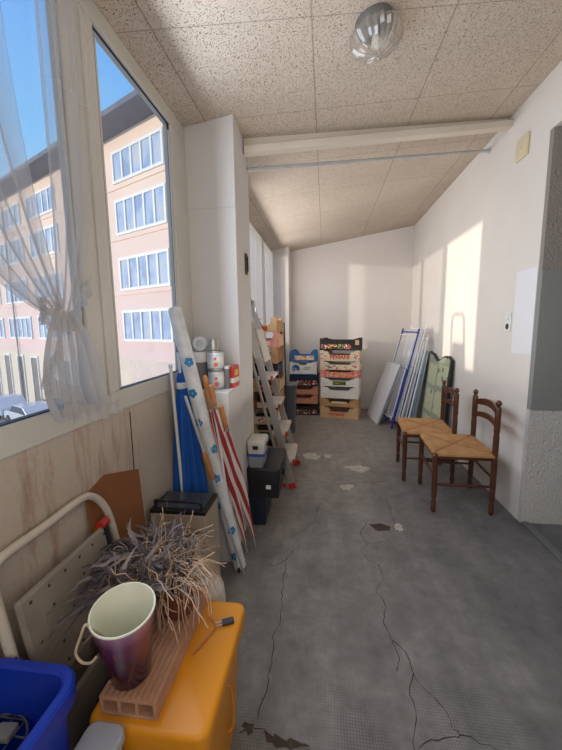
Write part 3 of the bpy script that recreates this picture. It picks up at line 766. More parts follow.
mb = MB()
for rad, a0, a1, rr in ((.05, -40, 260, .018), (.022, 0, 360, .016)):
    pts = [(-.12+rad*math.cos(R(a)), 0, .105+rad*math.sin(R(a))) for a in range(a0, a1+1, 15)]
    n_ = len(pts)
    vs = []; fs = []
    for i, p in enumerate(pts):
        a = R(a0+15*i); k = rr*(1-.6*i/n_)
        vs += [(p[0]-k*math.cos(a), -D/2-.0012, p[2]-k*math.sin(a)), (p[0]+k*math.cos(a), -D/2-.0012, p[2]+k*math.sin(a))]
        if i: fs.append((2*i-2, 2*i-1, 2*i+1, 2*i))
    mb.add(vs, fs)
mb.build('swirl_emblem', K['swirl'], tw); z += .215
tb = crate('blue cardboard crate with pale lettering band on top of the left back stack', lx_, ly_+.01, z, W-.04, D-.02, .18, la, K['blue'], GL, (.45, .32), prints=[('letter_band', -.36, .40, .16, .55, K['fruit_light'])])
# ------- stack of crates under the far window, behind the ladder
GW = 'crates stacked under the far window behind the ladder'
hs = [.20, .16, .17, .2, .15, .17, .18, .16, .16]
ms = ['wood', 'tan', 'cream', 'brown', 'tan', 'black', 'wood', 'pink', 'tan']
sides = ['tan', 'cream', 'white', 'wood', 'tan', 'navy', 'brown', 'tan', 'wood']
wh = ['at the bottom of', 'second from the bottom of', 'third from the bottom of', 'fourth from the bottom of', 'in the middle of', 'black, fourth from the top of', 'third from the top of', 'second from the top of', 'at the top of']
z = 0
for i, (h, m_, s_, w_) in enumerate(zip(hs, ms, sides, wh)):
    cname = {'wood': 'wood brown', 'tan': 'tan', 'cream': 'cream', 'brown': 'dark brown', 'black': 'dark', 'pink': 'pink'}[m_]
    crate('%s fruit crate %s the stack behind the stepladder' % (cname, w_.replace('black, ', '')), -.675+.012*math.sin(i*2.1), 4.02+.02*math.sin(i*1.7), z, .34, .46, h, R(random.uniform(-2, 2)), K[m_], GW, (.5, .45), smat=K[s_],
          prints=[('print_label', -.2, .2, .1, .4, K[['red', 'green', 'fruit_light', 'cream'][i % 4]])])
    z += h
# thin rod leaning there
M['darkmetal'] = simple('dark_metal', rgb(62, 66, 74), .4, .5)
rod = thing('metal_rod', 'thin dark rod standing upright against the crates under the far window', 'rod', (-.46, 4.22, 0))
MB().tube([(.0, 0, 0), (-.028, .0, 1.5)], .009, 8).build('rod_shaft', M['darkmetal'], rod, smooth=True)
MB().lathe([(.012, 0), (.012, .03)], 8).build('rubber_tip', M['dark'], rod)
# grey bin in front of the left stack
M['greybin'] = simple('grey_plastic', rgb(84, 92, 102), .4, var=.05)
gb = thing('waste_bin', 'blue-grey plastic bin between the stepladder and the left back stack', 'bin', (-.475, 4.72, 0))
MB().rbox(-.09, .09, -.12, .12, 0, .64, .03, 4, .02).build('body', M['greybin'], gb, smooth=True)
MB().rbox(-.1, .1, -.13, .13, .64, .68, .035, 4, 0, er=.015).build('lid', M['greybin'], gb, smooth=True)

# ------------------------------------------------------------------ folded stepladder leaning on the wall
M['alu'] = simple('aluminium', rgb(176, 172, 166), .38, .65, var=.08)
M['redplastic'] = simple('red_plastic', rgb(186, 44, 36), .4)
M['treadgrey'] = simple('tread_grey', rgb(206, 200, 190), .5, .2)
ld = thing('stepladder', 'folded aluminium stepladder with red feet leaning by the pillar', 'ladder', (-.28, 3.25, 0))
b0 = Vector((0, 0, 0)); top = Vector((-.44, 0, 1.70)); ax = (top-b0).normalized(); nrm = Vector((ax.z, 0, -ax.x))   # nrm points into the room
def lbar(name, y0, s0, y1, s1, off, wx, wy, mat, par=ld):
    mb = MB(); A = b0+ax*s0+nrm*off; B = b0+ax*s1+nrm*off
    P = []
    for q, y in ((A, y0), (B, y1)):
        for sx_, sy in ((-1, -1), (1, -1), (1, 1), (-1, 1)): P.append(tuple(q + nrm*sx_*wx/2 + Vector((0, y+sy*wy/2, 0))))
    return mb.hexa(P).build(name, mat, par, bevel=.003)
Ll = top.length
for y0, y1 in ((-.27, -.17), (.27, .17)):
    s_ = lbar('stile', y0, .03, y1, Ll, .0, .06, .026, M['alu'])
    lbar('red_foot', y0, 0.006, y0*.995, .055, 0, .066, .034, M['redplastic'])
for k, s in enumerate((.26, .52, .78, 1.04)):
    hw = .262 - .10*s/Ll - .012
    q = b0+ax*s
    tr = MB().hexa([(q.x-.06, -hw, q.z-.03), (q.x+.075, -hw, q.z-.03), (q.x+.075, hw, q.z-.03), (q.x-.06, hw, q.z-.03), (q.x-.06, -hw, q.z), (q.x+.075, -hw, q.z), (q.x+.075, hw, q.z), (q.x-.06, hw, q.z)])
    st_ = tr.build('step', M['treadgrey'], ld, bevel=.004)
    for ya, yb_ in ((-hw-.004, -hw+.03), (hw-.03, hw+.004)): MB().box(q.x+.06, q.x+.08, ya, yb_, q.z-.034, q.z+.003).build('end_cap', M['redplastic'], st_)
pl = b0+ax*1.30
MB().hexa([tuple(pl+ax*a+nrm*n_+Vector((0, y, 0))) for a, n_, y in ((-.14, .03, -.17), (-.14, .045, -.17), (-.14, .045, .17), (-.14, .03, .17), (.16, .03, -.16), (.16, .045, -.16), (.16, .045, .16), (.16, .03, .16))]).build('platform', M['treadgrey'], ld, bevel=.004)
hp = bez([tuple(top+Vector((0, -.17, -.03))), tuple(top+ax*.035+Vector((0, -.13, 0))), tuple(top+ax*.045), tuple(top+ax*.035+Vector((0, .13, 0))), tuple(top+Vector((0, .17, -.03)))], 6)
MB().tube(hp, .016, 10).build('top_handle', M['darkmetal'], ld, smooth=True)
for y0, y1 in ((-.24, -.14), (.24, .14)):
    lbar('rear_leg', y0, .04, y1, 1.40, -.075, .022, .022, M['alu'])
    lbar('red_foot', y0, .012, y0, .055, -.075, .03, .03, M['redplastic'])
lbar('cross_brace', -.20, .35, -.20, .37, -.075, .02, .02, M['alu']) if False else None
MB().hexa([tuple(b0+ax*s+nrm*-.075+Vector((dx, y, 0))) for s, dx, y in ((.30, -.008, -.22), (.30, .008, -.22), (.30, .008, .22), (.30, -.008, .22), (.33, -.008, -.22), (.33, .008, -.22), (.33, .008, .22), (.33, -.008, .22))]).build('cross_brace', M['alu'], ld)

# ------------------------------------------------------------------ boxes by the pillar
M['navyplastic'] = simple('navy_plastic', rgb(24, 30, 52), .45)
M['blackplastic'] = simple('black_plastic', rgb(24, 24, 27), .5, var=.15)
M['paper'] = simple('paper_label', rgb(220, 216, 206), .7)
nb = thing('storage_box', 'dark navy plastic box on the floor under the black tool case', 'box', (-.487, 2.52, 0))
MB().rbox(-.066, .066, -.16, .16, 0, .20, .015, 3, .008).build('body', M['navyplastic'], nb, smooth=True)
MB().rbox(-.068, .068, -.165, .165, .20, .222, .015, 3, 0).build('rim', M['navyplastic'], nb, smooth=True)
tc_ = thing('tool_case', 'black plastic tool case with small white label by the pillar', 'tool case', (-.435, 2.57, .222))
MB().rbox(-.115, .115, -.22, .22, 0, .135, .018, 4, .006).build('body', M['blackplastic'], tc_, smooth=True)
MB().rbox(-.12, .12, -.225, .225, .135, .225, .02, 4, 0, er=.015).build('lid', M['blackplastic'], tc_, smooth=True)
MB().box(.115, .135, -.05, .05, .11, .16).build('latch', M['dark'], tc_, bevel=.004)
MB().box(.02, .055, -.2215, -.2195, .07, .10).build('paper_label', M['paper'], tc_)
M['clearblue'] = glassy('clear_plastic', (.86, .9, .96), .10, .15, .30, (.75, .8, .88))
M['bluelid'] = simple('blue_lid', rgb(40, 78, 160), .35)
M['greylid'] = simple('grey_white_plastic', rgb(206, 202, 194), .4, var=.05)
pb = thing('food_container', 'clear plastic container with blue lid on the black tool case', 'container', (-.487, 2.44, .447))
MB().rbox(-.06, .06, -.09, .09, 0, .085, .018, 4, .01).build('body', M['clearblue'], pb, smooth=True)
MB().rbox(-.064, .064, -.094, .094, .085, .102, .02, 4, 0).build('lid', M['bluelid'], pb, smooth=True)
wb = thing('white_container', 'off-white plastic case standing on the blue-lidded container', 'container', (-.487, 2.45, .549))
MB().rbox(-.063, .063, -.095, .095, 0, .05, .018, 4, .004).build('body', M['greylid'], wb, smooth=True)
MB().rbox(-.065, .065, -.098, .098, .052, .095, .02, 4, 0, er=.012).build('lid', M['greylid'], wb, smooth=True)
MB().box(-.02, .02, -.104, -.096, .035, .062).box(.062, .07, -.02, .02, .035, .062).build('clasp', M['dark'], wb, bevel=.002)

# ------------------------------------------------------------------ things on the ledge
zl = 1.075
M['tin'] = simple('tin_metal', rgb(176, 172, 164), .35, .7)
def m_canlabel():
    m, t, b = nt('paint_can_label')
    tc = N(t, 'ShaderNodeTexCoord')
    vo = N(t, 'ShaderNodeTexVoronoi', Scale=17.); L(t, tc.outputs['Object'], vo.inputs['Vector'])
    n1 = N(t, 'ShaderNodeTexNoise', Scale=24.); L(t, tc.outputs['Object'], n1.inputs['Vector'])
    c = ramp(t, n1.outputs[0], [(.4, rgb(232, 224, 206)), (.62, rgb(190, 200, 214))]).outputs[0]
    L(t, c, b.inputs['Base Color']); b.inputs['Roughness'].default_value = .45; return m
M['canlabel'] = m_canlabel()
M['orange'] = simple('print_orange', rgb(226, 104, 56), .5)
def paint_can(label, x, y, z):
    c = thing('paint_can', label, 'paint can', (x, y, z), 0, 'paint cans on the ledge')
    MB().lathe([(.050, 0), (.053, .003), (.053, .010), (.050, .012), (.050, .108), (.053, .110), (.053, .116), (.048, .118), (.046, .112)], 28).build('can_body', M['tin'], c, smooth=True)
    MB().lathe([(.0505, .014), (.0512, .016), (.0512, .104), (.0505, .106)], 28, capb=False, capt=False).build('paper_wrap', M['canlabel'], c, smooth=True)
    d = MB()
    for zz, rr, a in ((.034, .014, -72), (.07, .009, -75)):
        vs = [(.0518*math.cos(R(a)+q*rr/.052*math.cos(0)), .0518*math.sin(R(a)+q*rr/.052), zz) for q in (0,)]
        ring = [(.0522*math.cos(R(a)+rr/.052*math.cos(2*PI*k/16)), .0522*math.sin(R(a)+rr/.052*math.cos(2*PI*k/16)), zz+rr*math.sin(2*PI*k/16)) for k in range(16)]
        d.add(ring + [(.0522*math.cos(R(a)), .0522*math.sin(R(a)), zz)], [(k, (k+1) % 16, 16) for k in range(16)])
    d.build('orange_dot', M['orange'], c)
    return c
p1 = paint_can('large paint can with orange dot label on the ledge, lower of the pair', -.662, 2.07, zl)
p2 = paint_can('large paint can with orange dot label, upper one under the small tin', -.664, 2.07, zl+.118)
sc_ = thing('small_tin', 'small plain silver tin on top of the two paint cans', 'tin', (-.672, 2.065, zl+.236))
MB().lathe([(.030, 0), (.032, .003), (.030, .006), (.030, .062), (.032, .064), (.032, .068), (.027, .069), (.026, .065)], 24).build('tin_body', M['tin'], sc_, smooth=True)
M['bucketgrey'] = simple('grey_bucket', rgb(112, 110, 110), .5)
bk = thing('bucket', 'grey bucket with white rim on the ledge left of the paint cans', 'bucket', (-.79, 2.09, zl))
MB().lathe([(.06, 0), (.064, .004), (.072, .17), (.072, .175)], 28).build('bucket_body', M['bucketgrey'], bk, smooth=True)
MB().lathe([(.073, .165), (.076, .17), (.076, .196), (.074, .198), (.076, .20), (.076, .225), (.073, .228), (.066, .228), (.064, .2)], 28, capb=False).build('lid', M['whiteplastic'], bk, smooth=True)
tr_ = thing('tape_roll', 'white ring-shaped roll standing on the lid of the bucket', 'roll', (-.775, 2.09, zl+.23))
tt = Matrix.Rotation(PI/2, 4, 'X')
MB().lathe([(.022, -.012), (.043, -.014), (.045, -.01), (.045, .01), (.043, .014), (.022, .012), (.022, -.012)], 28, Tl(.01, 0, .045) @ tt, False, False).build('roll', M['whiteplastic'], tr_, smooth=True)
MB().lathe([(.0, -.006), (.022, -.006)], 24, Tl(.01, 0, .045) @ tt, False, False).build('core', M['paper'], tr_)
bt = thing('bottle', 'pale bottle with red cap leaning beside the white roll on the bucket', 'bottle', (-.83, 2.08, zl+.23))
MB().lathe([(.014, .0), (.015, .004), (.015, .05), (.008, .062), (.007, .09)], 14).build('bottle', M['clearblue'], bt, smooth=True)
MB().lathe([(.015, -.0), (.0155, .02)], 14).build('red_cap', M['redplastic'], bt, smooth=True)
gbx = thing('carton', 'narrow grey carton on the ledge between paint cans and red box', 'box', (-.594, 2.09, zl))
MB().box(-.012, .012, -.03, .03, 0, .125).build('carton_body', M['bucketgrey'], gbx, bevel=.002)
MB().box(-.0125, .0125, -.031, .031, .122, .14).build('carton_top', M['greylid'], gbx, bevel=.002)
rbx = thing('carton', 'red carton with pale band on the ledge at the corner of the pillar', 'box', (-.573, 2.15, zl), R(-4))
M['redcard'] = simple('red_card', rgb(200, 48, 38), .5)
MB().box(-.010, .016, -.055, .055, 0, .135).build('carton_body', M['redcard'], rbx, bevel=.002)
MB().box(-.0095, .0165, -.0555, .0555, .03, .06).build('pale_band', M['paper'], rbx)
MB().box(.0162, .0168, -.03, .03, .075, .11).build('print_block', K['yellow'], rbx)

# ------------------------------------------------------------------ parasols, roll and rods leaning on the ledge
def lean(p0, p1):
    a = Vector(p0); b = Vector(p1); zaxis = (b-a).normalized(); xa = Vector((0, 1, 0)).cross(zaxis).normalized(); ya = zaxis.cross(xa)
    Mx = Matrix((xa, ya, zaxis)).transposed().to_4x4(); return Mx, (b-a).length
M['bluefab'] = simple('blue_canvas', rgb(16, 84, 168), .8, var=.15, scale=6)
M['darkblue'] = simple('dark_pole', rgb(40, 48, 66), .4)
ps = thing('blue_parasol', 'folded blue beach parasol standing in the corner by the window', 'parasol', (-.762, 1.865, 0))
Tp, Lp = lean((0, 0, 0), (-.05, .0, 1.415))
MB().tube([(0, 0, .0), (0, 0, Lp-.1)], .012, 10, Tp).build('pole', M['whiteplastic'], ps, smooth=True)
MB().tube([(0, 0, Lp-.1), (0, 0, Lp)], [.012, .007], 10, Tp).build('pole_tip', M['darkblue'], ps, smooth=True)
mb = MB()
def fold(u, v):
    a = 2*PI*u; z_ = Lp-.12 - v*(Lp-.45)
    if v < .12: r_ = .014+.003*v/.12
    else: r_ = .026 + .088*((v-.12)/.88)**.9
    r_ *= 1 + .28*math.sin(a*7+1.5*v)*min(1, v*2)
    return (r_*math.cos(a)*.86, r_*math.sin(a)*.58, z_)
mb.grid(fold, 85, 24, Tp); mb.build('canopy', M['bluefab'], ps, smooth=True, ang=80)
MB().lathe([(.028, Lp-.305), (.032, Lp-.30), (.032, Lp-.275), (.026, Lp-.27)], 16, Tp).build('collar', M['whiteplastic'], ps, smooth=True)
# white tube beside it
wt = thing('curtain_pole', 'thin white pole leaning upright in the corner beside the blue parasol', 'pole', (-.775, 1.79, 0))
Tq, Lq = lean((0, 0, 0), (-.065, .03, 1.24))
MB().tube([(0, 0, 0), (0, 0, Lq)], .009, 10, Tq).build('pole', M['whiteplastic'], wt, smooth=True)
MB().tube([(0, 0, Lq-.004), (0, 0, Lq+.012)], .012, 10, Tq).build('end_knob', M['clearblue'], wt, smooth=True)
# oilcloth roll
def m_roll():
    m, t, b = nt('flowered_oilcloth')
    tc = N(t, 'ShaderNodeTexCoord')
    n = N(t, 'ShaderNodeTexNoise', Scale=12., Detail=2.); L(t, tc.outputs['Object'], n.inputs['Vector'])
    c = ramp(t, n.outputs[0], [(.35, rgb(206, 208, 208)), (.6, rgb(228, 229, 228))]).outputs[0]
    L(t, c, b.inputs['Base Color']); b.inputs['Roughness'].default_value = .35
    n2 = N(t, 'ShaderNodeTexNoise', Scale=30.); L(t, tc.outputs['Object'], n2.inputs['Vector'])
    bp = N(t, 'ShaderNodeBump', Strength=.3, Distance=.01); L(t, n2.outputs[0], bp.inputs['Height']); L(t, bp.outputs[0], b.inputs['Normal']); return m
M['oilcloth'] = m_roll()
M['flower'] = simple('blue_flower_print', rgb(40, 132, 186), .4)
ro = thing('oilcloth_roll', 'long roll of white oilcloth with blue flowers leaning on the window frame', 'roll', (-.508, 1.91, 0))
Tr, Lr = lean((0, 0, 0.0), (-.285, -.11, 1.56))
MB().lathe([(.03, .0), (.038, .004), (.040, .5), (.040, 1.0), (.038, 1.4), (.036, Lr-.02), (.03, Lr-.004), (.016, Lr)], 20, Tr).build('rolled_cloth', M['oilcloth'], ro, smooth=True)
random.seed(5)
for k in range(8):
    mb = MB()
    zz = .10 + k*.17; a0 = R([-95, -60, -125, -80, -30, -110][k % 6]); rr = .024
    for pet in range(5):
        pa = 2*PI*pet/5 + k; ring = []
        for q in range(9):
            th = 2*PI*q/9; px_ = rr*.62*math.cos(pa)+rr*.5*math.cos(th); pz = rr*.62*math.sin(pa)+rr*.5*math.sin(th)
            a = a0+px_/.040; ring.append((.0408*math.cos(a), .0408*math.sin(a), zz+pz))
        mb.add(ring, [tuple(range(9))], Tr)
    mb.build('flower_print', M['flower'], ro)
# striped parasols with wooden handles
M['cork'] = simple('turned_wood', rgb(176, 116, 66), .5, var=.2, scale=20)
M['stripe_red'] = striped('red_white_canvas', rgb(168, 52, 54), rgb(226, 214, 206), angular=True, at=.52)
M['stripe_pink'] = striped('dark_red_canvas', rgb(140, 34, 36), rgb(206, 150, 136), angular=True, at=.7)
def furled(name, label, p0, p1, mat, h_len, fab0, rmax, group, turns=1.2, nst=6):
    t = thing(name, label, 'umbrella', p0, 0, group)
    T, Ln = lean((0, 0, 0), Vector(p1)-Vector(p0))
    MB().tube([(0, 0, .0), (0, 0, Ln-h_len)], .006, 8, T).build('shaft', M['galv'], t, smooth=True)
    MB().lathe([(.009, Ln-h_len), (.013, Ln-h_len+.01), (.011, Ln-h_len+.03), (.015, Ln-h_len*.55), (.014, Ln-h_len*.3), (.016, Ln-.02), (.011, Ln-.003), (.004, Ln)], 14, T).build('wooden_handle', M['cork'], t, smooth=True)
    mb = MB(); sw = []
    def fn(u, v):
        a = 2*PI*u; z_ = fab0 + v*(Ln-h_len-fab0-.015)
        r_ = rmax*(.30+.70*min(1, v*2.2)) * (1-.45*max(0, (v-.72)/.28))
        r_ *= 1+.16*math.sin(a*6+5*v)
        sw.append((u*nst + v*turns) % 1000 + 10); return (r_*math.cos(a), r_*math.sin(a), z_)
    mb.grid(fn, 61, 26, T); mb.att['swirl'] = sw
    mb.build('furled_canopy', mat, t, smooth=True, ang=80)
    return t
GU = 'striped furled umbrellas leaning by the ledge'
furled('striped_umbrella', 'red and white striped furled umbrella, nearest the paint cans, with turned handle', (-.495, 2.05, .0), (-.62, 1.83, 1.14), M['stripe_red'], .13, .08, .028, GU, 2.2, 3)
furled('striped_umbrella', 'red and white striped furled umbrella closest to the black tool case', (-.448, 2.11, .0), (-.562, 1.81, 1.03), M['stripe_red'], .15, .10, .027, GU, 1.8, 3)
furled('striped_umbrella', 'dark red furled umbrella with thin plain wooden stick handle behind the others', (-.54, 1.91, .0), (-.668, 1.875, 1.185), M['stripe_pink'], .20, .10, .018, GU, 1.5, 4)
# fishing-rod like metal pole with cork grip
fp = thing('metal_pole', 'slim grey metal pole with cork grip leaning in front of the blue parasol', 'pole', (-.468, 1.85, 0))
Tf, Lf = lean((0, 0, 0), (-.225, -.20, 1.11))
MB().tube([(0, 0, 0), (0, 0, .54)], .006, 8, Tf).build('shaft', M['galv'], fp, smooth=True)
MB().tube([(0, 0, .54), (0, 0, Lf)], .008, 8, Tf).tube([(.022, 0, .80), (.022, 0, 1.08)], .004, 8, Tf).tube([(0, 0, .84), (.022, 0, .84)], .004, 6, Tf).tube([(0, 0, 1.04), (.022, 0, 1.04)], .004, 6, Tf).build('upper_tube', M['galv'], fp, smooth=True)
MB().lathe([(.009, .66), (.015, .67), (.014, .70), (.017, .74), (.015, .81), (.009, .83)], 14, Tf).build('cork_grip', M['cork'], fp, smooth=True)
wn_ = thing('metal_pole', 'thin white enamelled pole behind the striped umbrellas by the ledge', 'pole', (-.50, 1.86, 0))
Tf2, Lf2 = lean((0, 0, 0), (-.12, .03, .95))
MB().tube([(0, 0, 0), (0, 0, Lf2)], .006, 8, Tf2).build('shaft', M['whiteplastic'], wn_, smooth=True)
MB().lathe([(.009, 0), (.009, .03)], 10, Tf2).build('rubber_tip', M['dark'], wn_, smooth=True)

# ------------------------------------------------------------------ beige heater box
M['beige'] = simple('beige_enamel', rgb(172, 156, 136), .45, var=.05)
M['smoked'] = simple('smoked_glass_top', rgb(70, 74, 80), .15, var=.2)
hb = thing('heater_box', 'beige metal box with dark glass top and black handle rail by the parapet', 'box', (-.70, 1.60, 0))
MB().box(-.14, .14, -.10, .10, .02, .56).build('body', M['beige'], hb, bevel=.008)
MB().box(-.14, .14, -.10, .10, .56, .578).build('black_rim', M['dark'], hb, bevel=.003)
MB().box(-.12, .12, -.078, .085, .578, .584).build('glass_top', M['smoked'], hb, bevel=.002)
MB().tube(bez([(-.115, -.085, .578), (-.115, -.085, .61), (-.10, -.085, .618), (.10, -.085, .618), (.115, -.085, .61), (.115, -.085, .578)], 6), .007, 8).build('handle_rail', M['dark'], hb, smooth=True)
for x in (-.11, .11):
    for y in (-.075, .075): MB().lathe([(.014, 0), (.014, .022)], 10, Tl(x, y, 0)).build('foot', M['dark'], hb)
# ------------------------------------------------------------------ brown hardboard panel
M['hardboard'] = simple('hardboard', rgb(140, 88, 50), .7, var=.12, scale=5)
bp_ = thing('hardboard_panel', 'brown hardboard offcut leaning on the stained parapet wall', 'panel', (-.80, 1.3, 0))
MB().add([(0, -.20, 0), (0, .135, 0), (-.058, .155, .80), (-.064, -.08, .875), (-.062, -.2, .845),
          (-.006, -.20, 0), (-.006, .135, 0), (-.064, .155, .80), (-.070, -.08, .875), (-.068, -.2, .845)],
         [(0, 1, 2, 3, 4), (9, 8, 7, 6, 5), (0, 5, 6, 1), (1, 6, 7, 2), (2, 7, 8, 3), (3, 8, 9, 4), (4, 9, 5, 0)]).build('board', M['hardboard'], bp_)
bp_.location.y = 1.305
# ------------------------------------------------------------------ folding step stool leaning on the parapet
M['stoolgrey'] = simple('stool_plastic', rgb(148, 138, 126), .55, var=.1, scale=14)
M['stoolframe'] = simple('stool_tube', rgb(206, 196, 180), .4, var=.04)
M['hole'] = simple('tread_hole', rgb(64, 56, 50), .8)
ss = thing('step_stool', 'grey folding step stool with white tube frame leaning on the parapet wall', 'step stool', (-.703, .9, 0))
sd = Vector((-.165, 0, 1)).normalized(); sn = Vector((1, 0, .165)).normalized()
def sp_(y, s, n=0.): return tuple(Vector((0, y, 0)) + sd*s + sn*n)
U = bez([sp_(.285, .0), sp_(.28, .5), sp_(.275, .72), sp_(.255, .80), sp_(.21, .855), sp_(.15, .872), sp_(.0, .868), sp_(-.12, .868), sp_(-.165, .862), sp_(-.186, .842), sp_(-.192, .80), sp_(-.192, .0)], 8)
MB().tube(U, .0135, 12).build('tube_frame', M['stoolframe'], ss, smooth=True)
td = MB()
def slab(y0, y1, s0, s1, n0, n1): return [sp_(y0, s0, n0), sp_(y1, s0, n0), sp_(y1, s0, n1), sp_(y0, s0, n1), sp_(y0, s1, n0), sp_(y1, s1, n0), sp_(y1, s1, n1), sp_(y0, s1, n1)]
td.hexa(slab(-.17, .195, .45, .745, .012, .032)); tdo = td.build('upper_tread', M['stoolgrey'], ss, bevel=.009)
random.seed(3)
for i in range(5):
    for j in range(6):
        yy = -.135+.064*j; s_ = .48+.06*i
        if (i+j) % 2 and i not in (0, 4): continue
        MB().lathe([(.005, .032), (.005, .0325)], 8, Matrix((Vector((0, 1, 0)), sd, sn)).transposed().to_4x4() @ Tl(yy, s_, 0)).build('drain_hole', M['hole'], tdo)
rb = MB()
for j in range(12):
    yy = -.14+.03*j; rb.hexa(slab(yy, yy+.004, .60, .66, .032, .0335))
rb.build('grip_rib', M['stoolgrey'], tdo)
MB().hexa(slab(-.15, .215, .10, .38, .012, .032)).build('lower_tread', M['stoolgrey'], ss, bevel=.012)
MB().tube([sp_(.215, .0, .02), sp_(.215, .735, .02)], .010, 10).build('rear_tube', M['darkmetal'], ss, smooth=True)
MB().tube([sp_(.185, .75, .022), sp_(.225, .75, .022)], .016, 14).build('red_hinge_cap', M['redplastic'], ss, smooth=True)

# ------------------------------------------------------------------ yellow storage box and what stands on it
M['yellow'] = simple('yellow_plastic', rgb(216, 140, 20), .4, var=.06, scale=5, bump=.05)
yb = thing('storage_box', 'yellow plastic storage box carrying the clay brick and pots', 'box', (-.445, .915, 0))
MB().rbox(-.145, .145, -.20, .20, 0, .40, .03, 5, .02).build('body', M['yellow'], yb, smooth=True)
MB().rbox(-.165, .165, -.22, .22, .385, .45, .035, 6, .004, er=.016).build('lid', M['yellow'], yb, smooth=True, ang=50)
MB().tube(bez([(.138, .02, .32), (.150, .03, .31), (.151, .055, .22), (.147, .06, .13), (.134, .05, .11)], 6), .0035, 8).build('side_handle', M['yellow'], yb, smooth=True)
# hollow clay brick
M['clay'] = simple('clay', rgb(176, 132, 104), .85, var=.14, scale=18, bump=.2)
cb = thing('hollow_brick', 'hollow ribbed clay brick lying on the yellow storage box', 'brick', (-.50, .925, .45), R(0))
bm_ = MB(); w_, l_, h_ = .078, .205, .055
bm_.box(-w_, w_, -l_, l_, 0, .010).box(-w_, w_, -l_, l_, h_-.010, h_)
for i in range(4):
    xx = -w_+.005 + i*(2*w_-.010)/3; bm_.box(xx-.005, xx+.005, -l_, l_, .010, h_-.010)
bm_.build('brick_body', M['clay'], cb, bevel=.0015)
rb = MB()
for i in range(9): xx = -w_+.012+i*.0162; rb.box(xx-.0036, xx+.0036, -l_, l_, h_, h_+.006)
rb.build('ribs', M['clay'], cb, bevel=.001)
zb = .45+h_+.006
# purple pot
def m_purple():
    m, t, b = nt('purple_glaze')
    tc = N(t, 'ShaderNodeTexCoord'); sx = N(t, 'ShaderNodeSeparateXYZ'); L(t, tc.outputs['Object'], sx.inputs[0])
    rp = ramp(t, sx.outputs[2], [(0, rgb(44, 18, 32)), (.09, rgb(66, 26, 46)), (.17, rgb(112, 58, 94)), (.22, rgb(172, 130, 160))])
    L(t, rp.outputs[0], b.inputs['Base Color']); b.inputs['Roughness'].default_value = .22; b.inputs['Coat Weight'].default_value = .5; return m
M['purple'] = m_purple()
M['potwhite'] = simple('white_glaze', rgb(226, 226, 206), .35, var=.04)
pp_ = thing('purple_pot', 'empty purple glazed flower pot with white inside on the clay brick', 'pot', (-.525, .785, zb+.004))
pp_.rotation_euler = (R(8), R(3), 0); pp_.scale = (1.04, 1.04, 1.02)
MB().lathe([(.044, 0), (.050, .004), (.056, .05), (.064, .12), (.074, .20), (.077, .212), (.0775, .216)], 36, capt=False).build('outside', M['purple'], pp_, smooth=True)
MB().lathe([(.0775, .216), (.0765, .2195), (.0735, .2195), (.071, .212), (.060, .12), (.050, .03), (.046, .016)], 36, capb=False).build('white_lining', M['potwhite'], pp_, smooth=True, ang=70)
M['string'] = simple('dry_string', rgb(196, 176, 150), .8)
cw = thing('curled_wire', 'pale curled wire hooked over the rim of the purple pot', 'wire', (-.525, .785, zb+.004))
cw.rotation_euler = (R(8), R(3), 0); cw.scale = (1.04, 1.04, 1.02)
MB().tube(bez([(-.035, -.012, .10), (-.045, -.03, .16), (-.052, -.048, .2), (-.058, -.058, .226), (-.066, -.07, .20), (-.075, -.08, .165), (-.06, -.085, .145), (-.035, -.087, .150), (-.022, -.082, .165)], 6), .0032, 6).build('wire', M['string'], cw, smooth=True)
# dried plant in a brown pot
M['terracotta'] = simple('brown_pot', rgb(112, 62, 42), .6, var=.15)
M['soil'] = simple('soil', rgb(60, 46, 36), .95)
pt_ = thing('dried_plant', 'dried-out potted plant with tangled grey leaves on the clay brick', 'plant', (-.485, 1.005, zb))
MB().lathe([(.044, 0), (.048, .004), (.060, .085), (.066, .088), (.067, .112), (.062, .114), (.058, .10)], 28).build('pot', M['terracotta'], pt_, smooth=True)
def leafmat(name, a, b_, c):
    m, t, b = nt(name)
    at = N(t, 'ShaderNodeAttribute', attribute_name='tone')
    rp = ramp(t, at.outputs['Fac'], [(0, a), (.45, b_), (1, c)]); L(t, rp.outputs[0], b.inputs['Base Color']); b.inputs['Roughness'].default_value = .75; return m
M['dryleaf'] = leafmat('dry_leaves', rgb(66, 58, 56), rgb(122, 116, 122), rgb(166, 150, 136))
M['dryroot'] = leafmat('dry_roots', rgb(120, 92, 68), rgb(182, 150, 122), rgb(222, 196, 170))
random.seed(21)
lv = MB(); tone = []
def ribbon(mb, tone, p, d, ln, w, droop, curl, seg=7, tv=.5):
    p = Vector(p); d = Vector(d).normalized(); side = d.cross(Vector((random.uniform(-1, 1), random.uniform(-1, 1), random.uniform(-.3, 1)))).normalized()
    vs = []; fs = []
    for i in range(seg+1):
        t_ = i/seg; ww = w*(1-t_**2*.85)*(.45+.55*min(1, t_*3))
        s2 = side*ww
        vs += [tuple(p-s2), tuple(p+s2 + Vector((0, 0, ww*.5)))]
        if i: fs.append((2*i-2, 2*i-1, 2*i+1, 2*i))
        d = (d + Vector((random.uniform(-curl, curl), random.uniform(-curl, curl), random.uniform(-curl, curl)-droop))).normalized()
        p = p + d*ln/seg
    if any((q[0]+.04)**2+(q[1]+.225)**2 < .103**2 for q in vs): return
    mb.add(vs, fs); tone += [tv]*len(vs)
def mass_point():
    a = random.uniform(0, 2*PI); r_ = math.sqrt(random.random())
    return Vector((-.10+.125*r_*math.cos(a), .02+.165*r_*math.sin(a), .145+.085*(1-r_*r_)*random.random()))
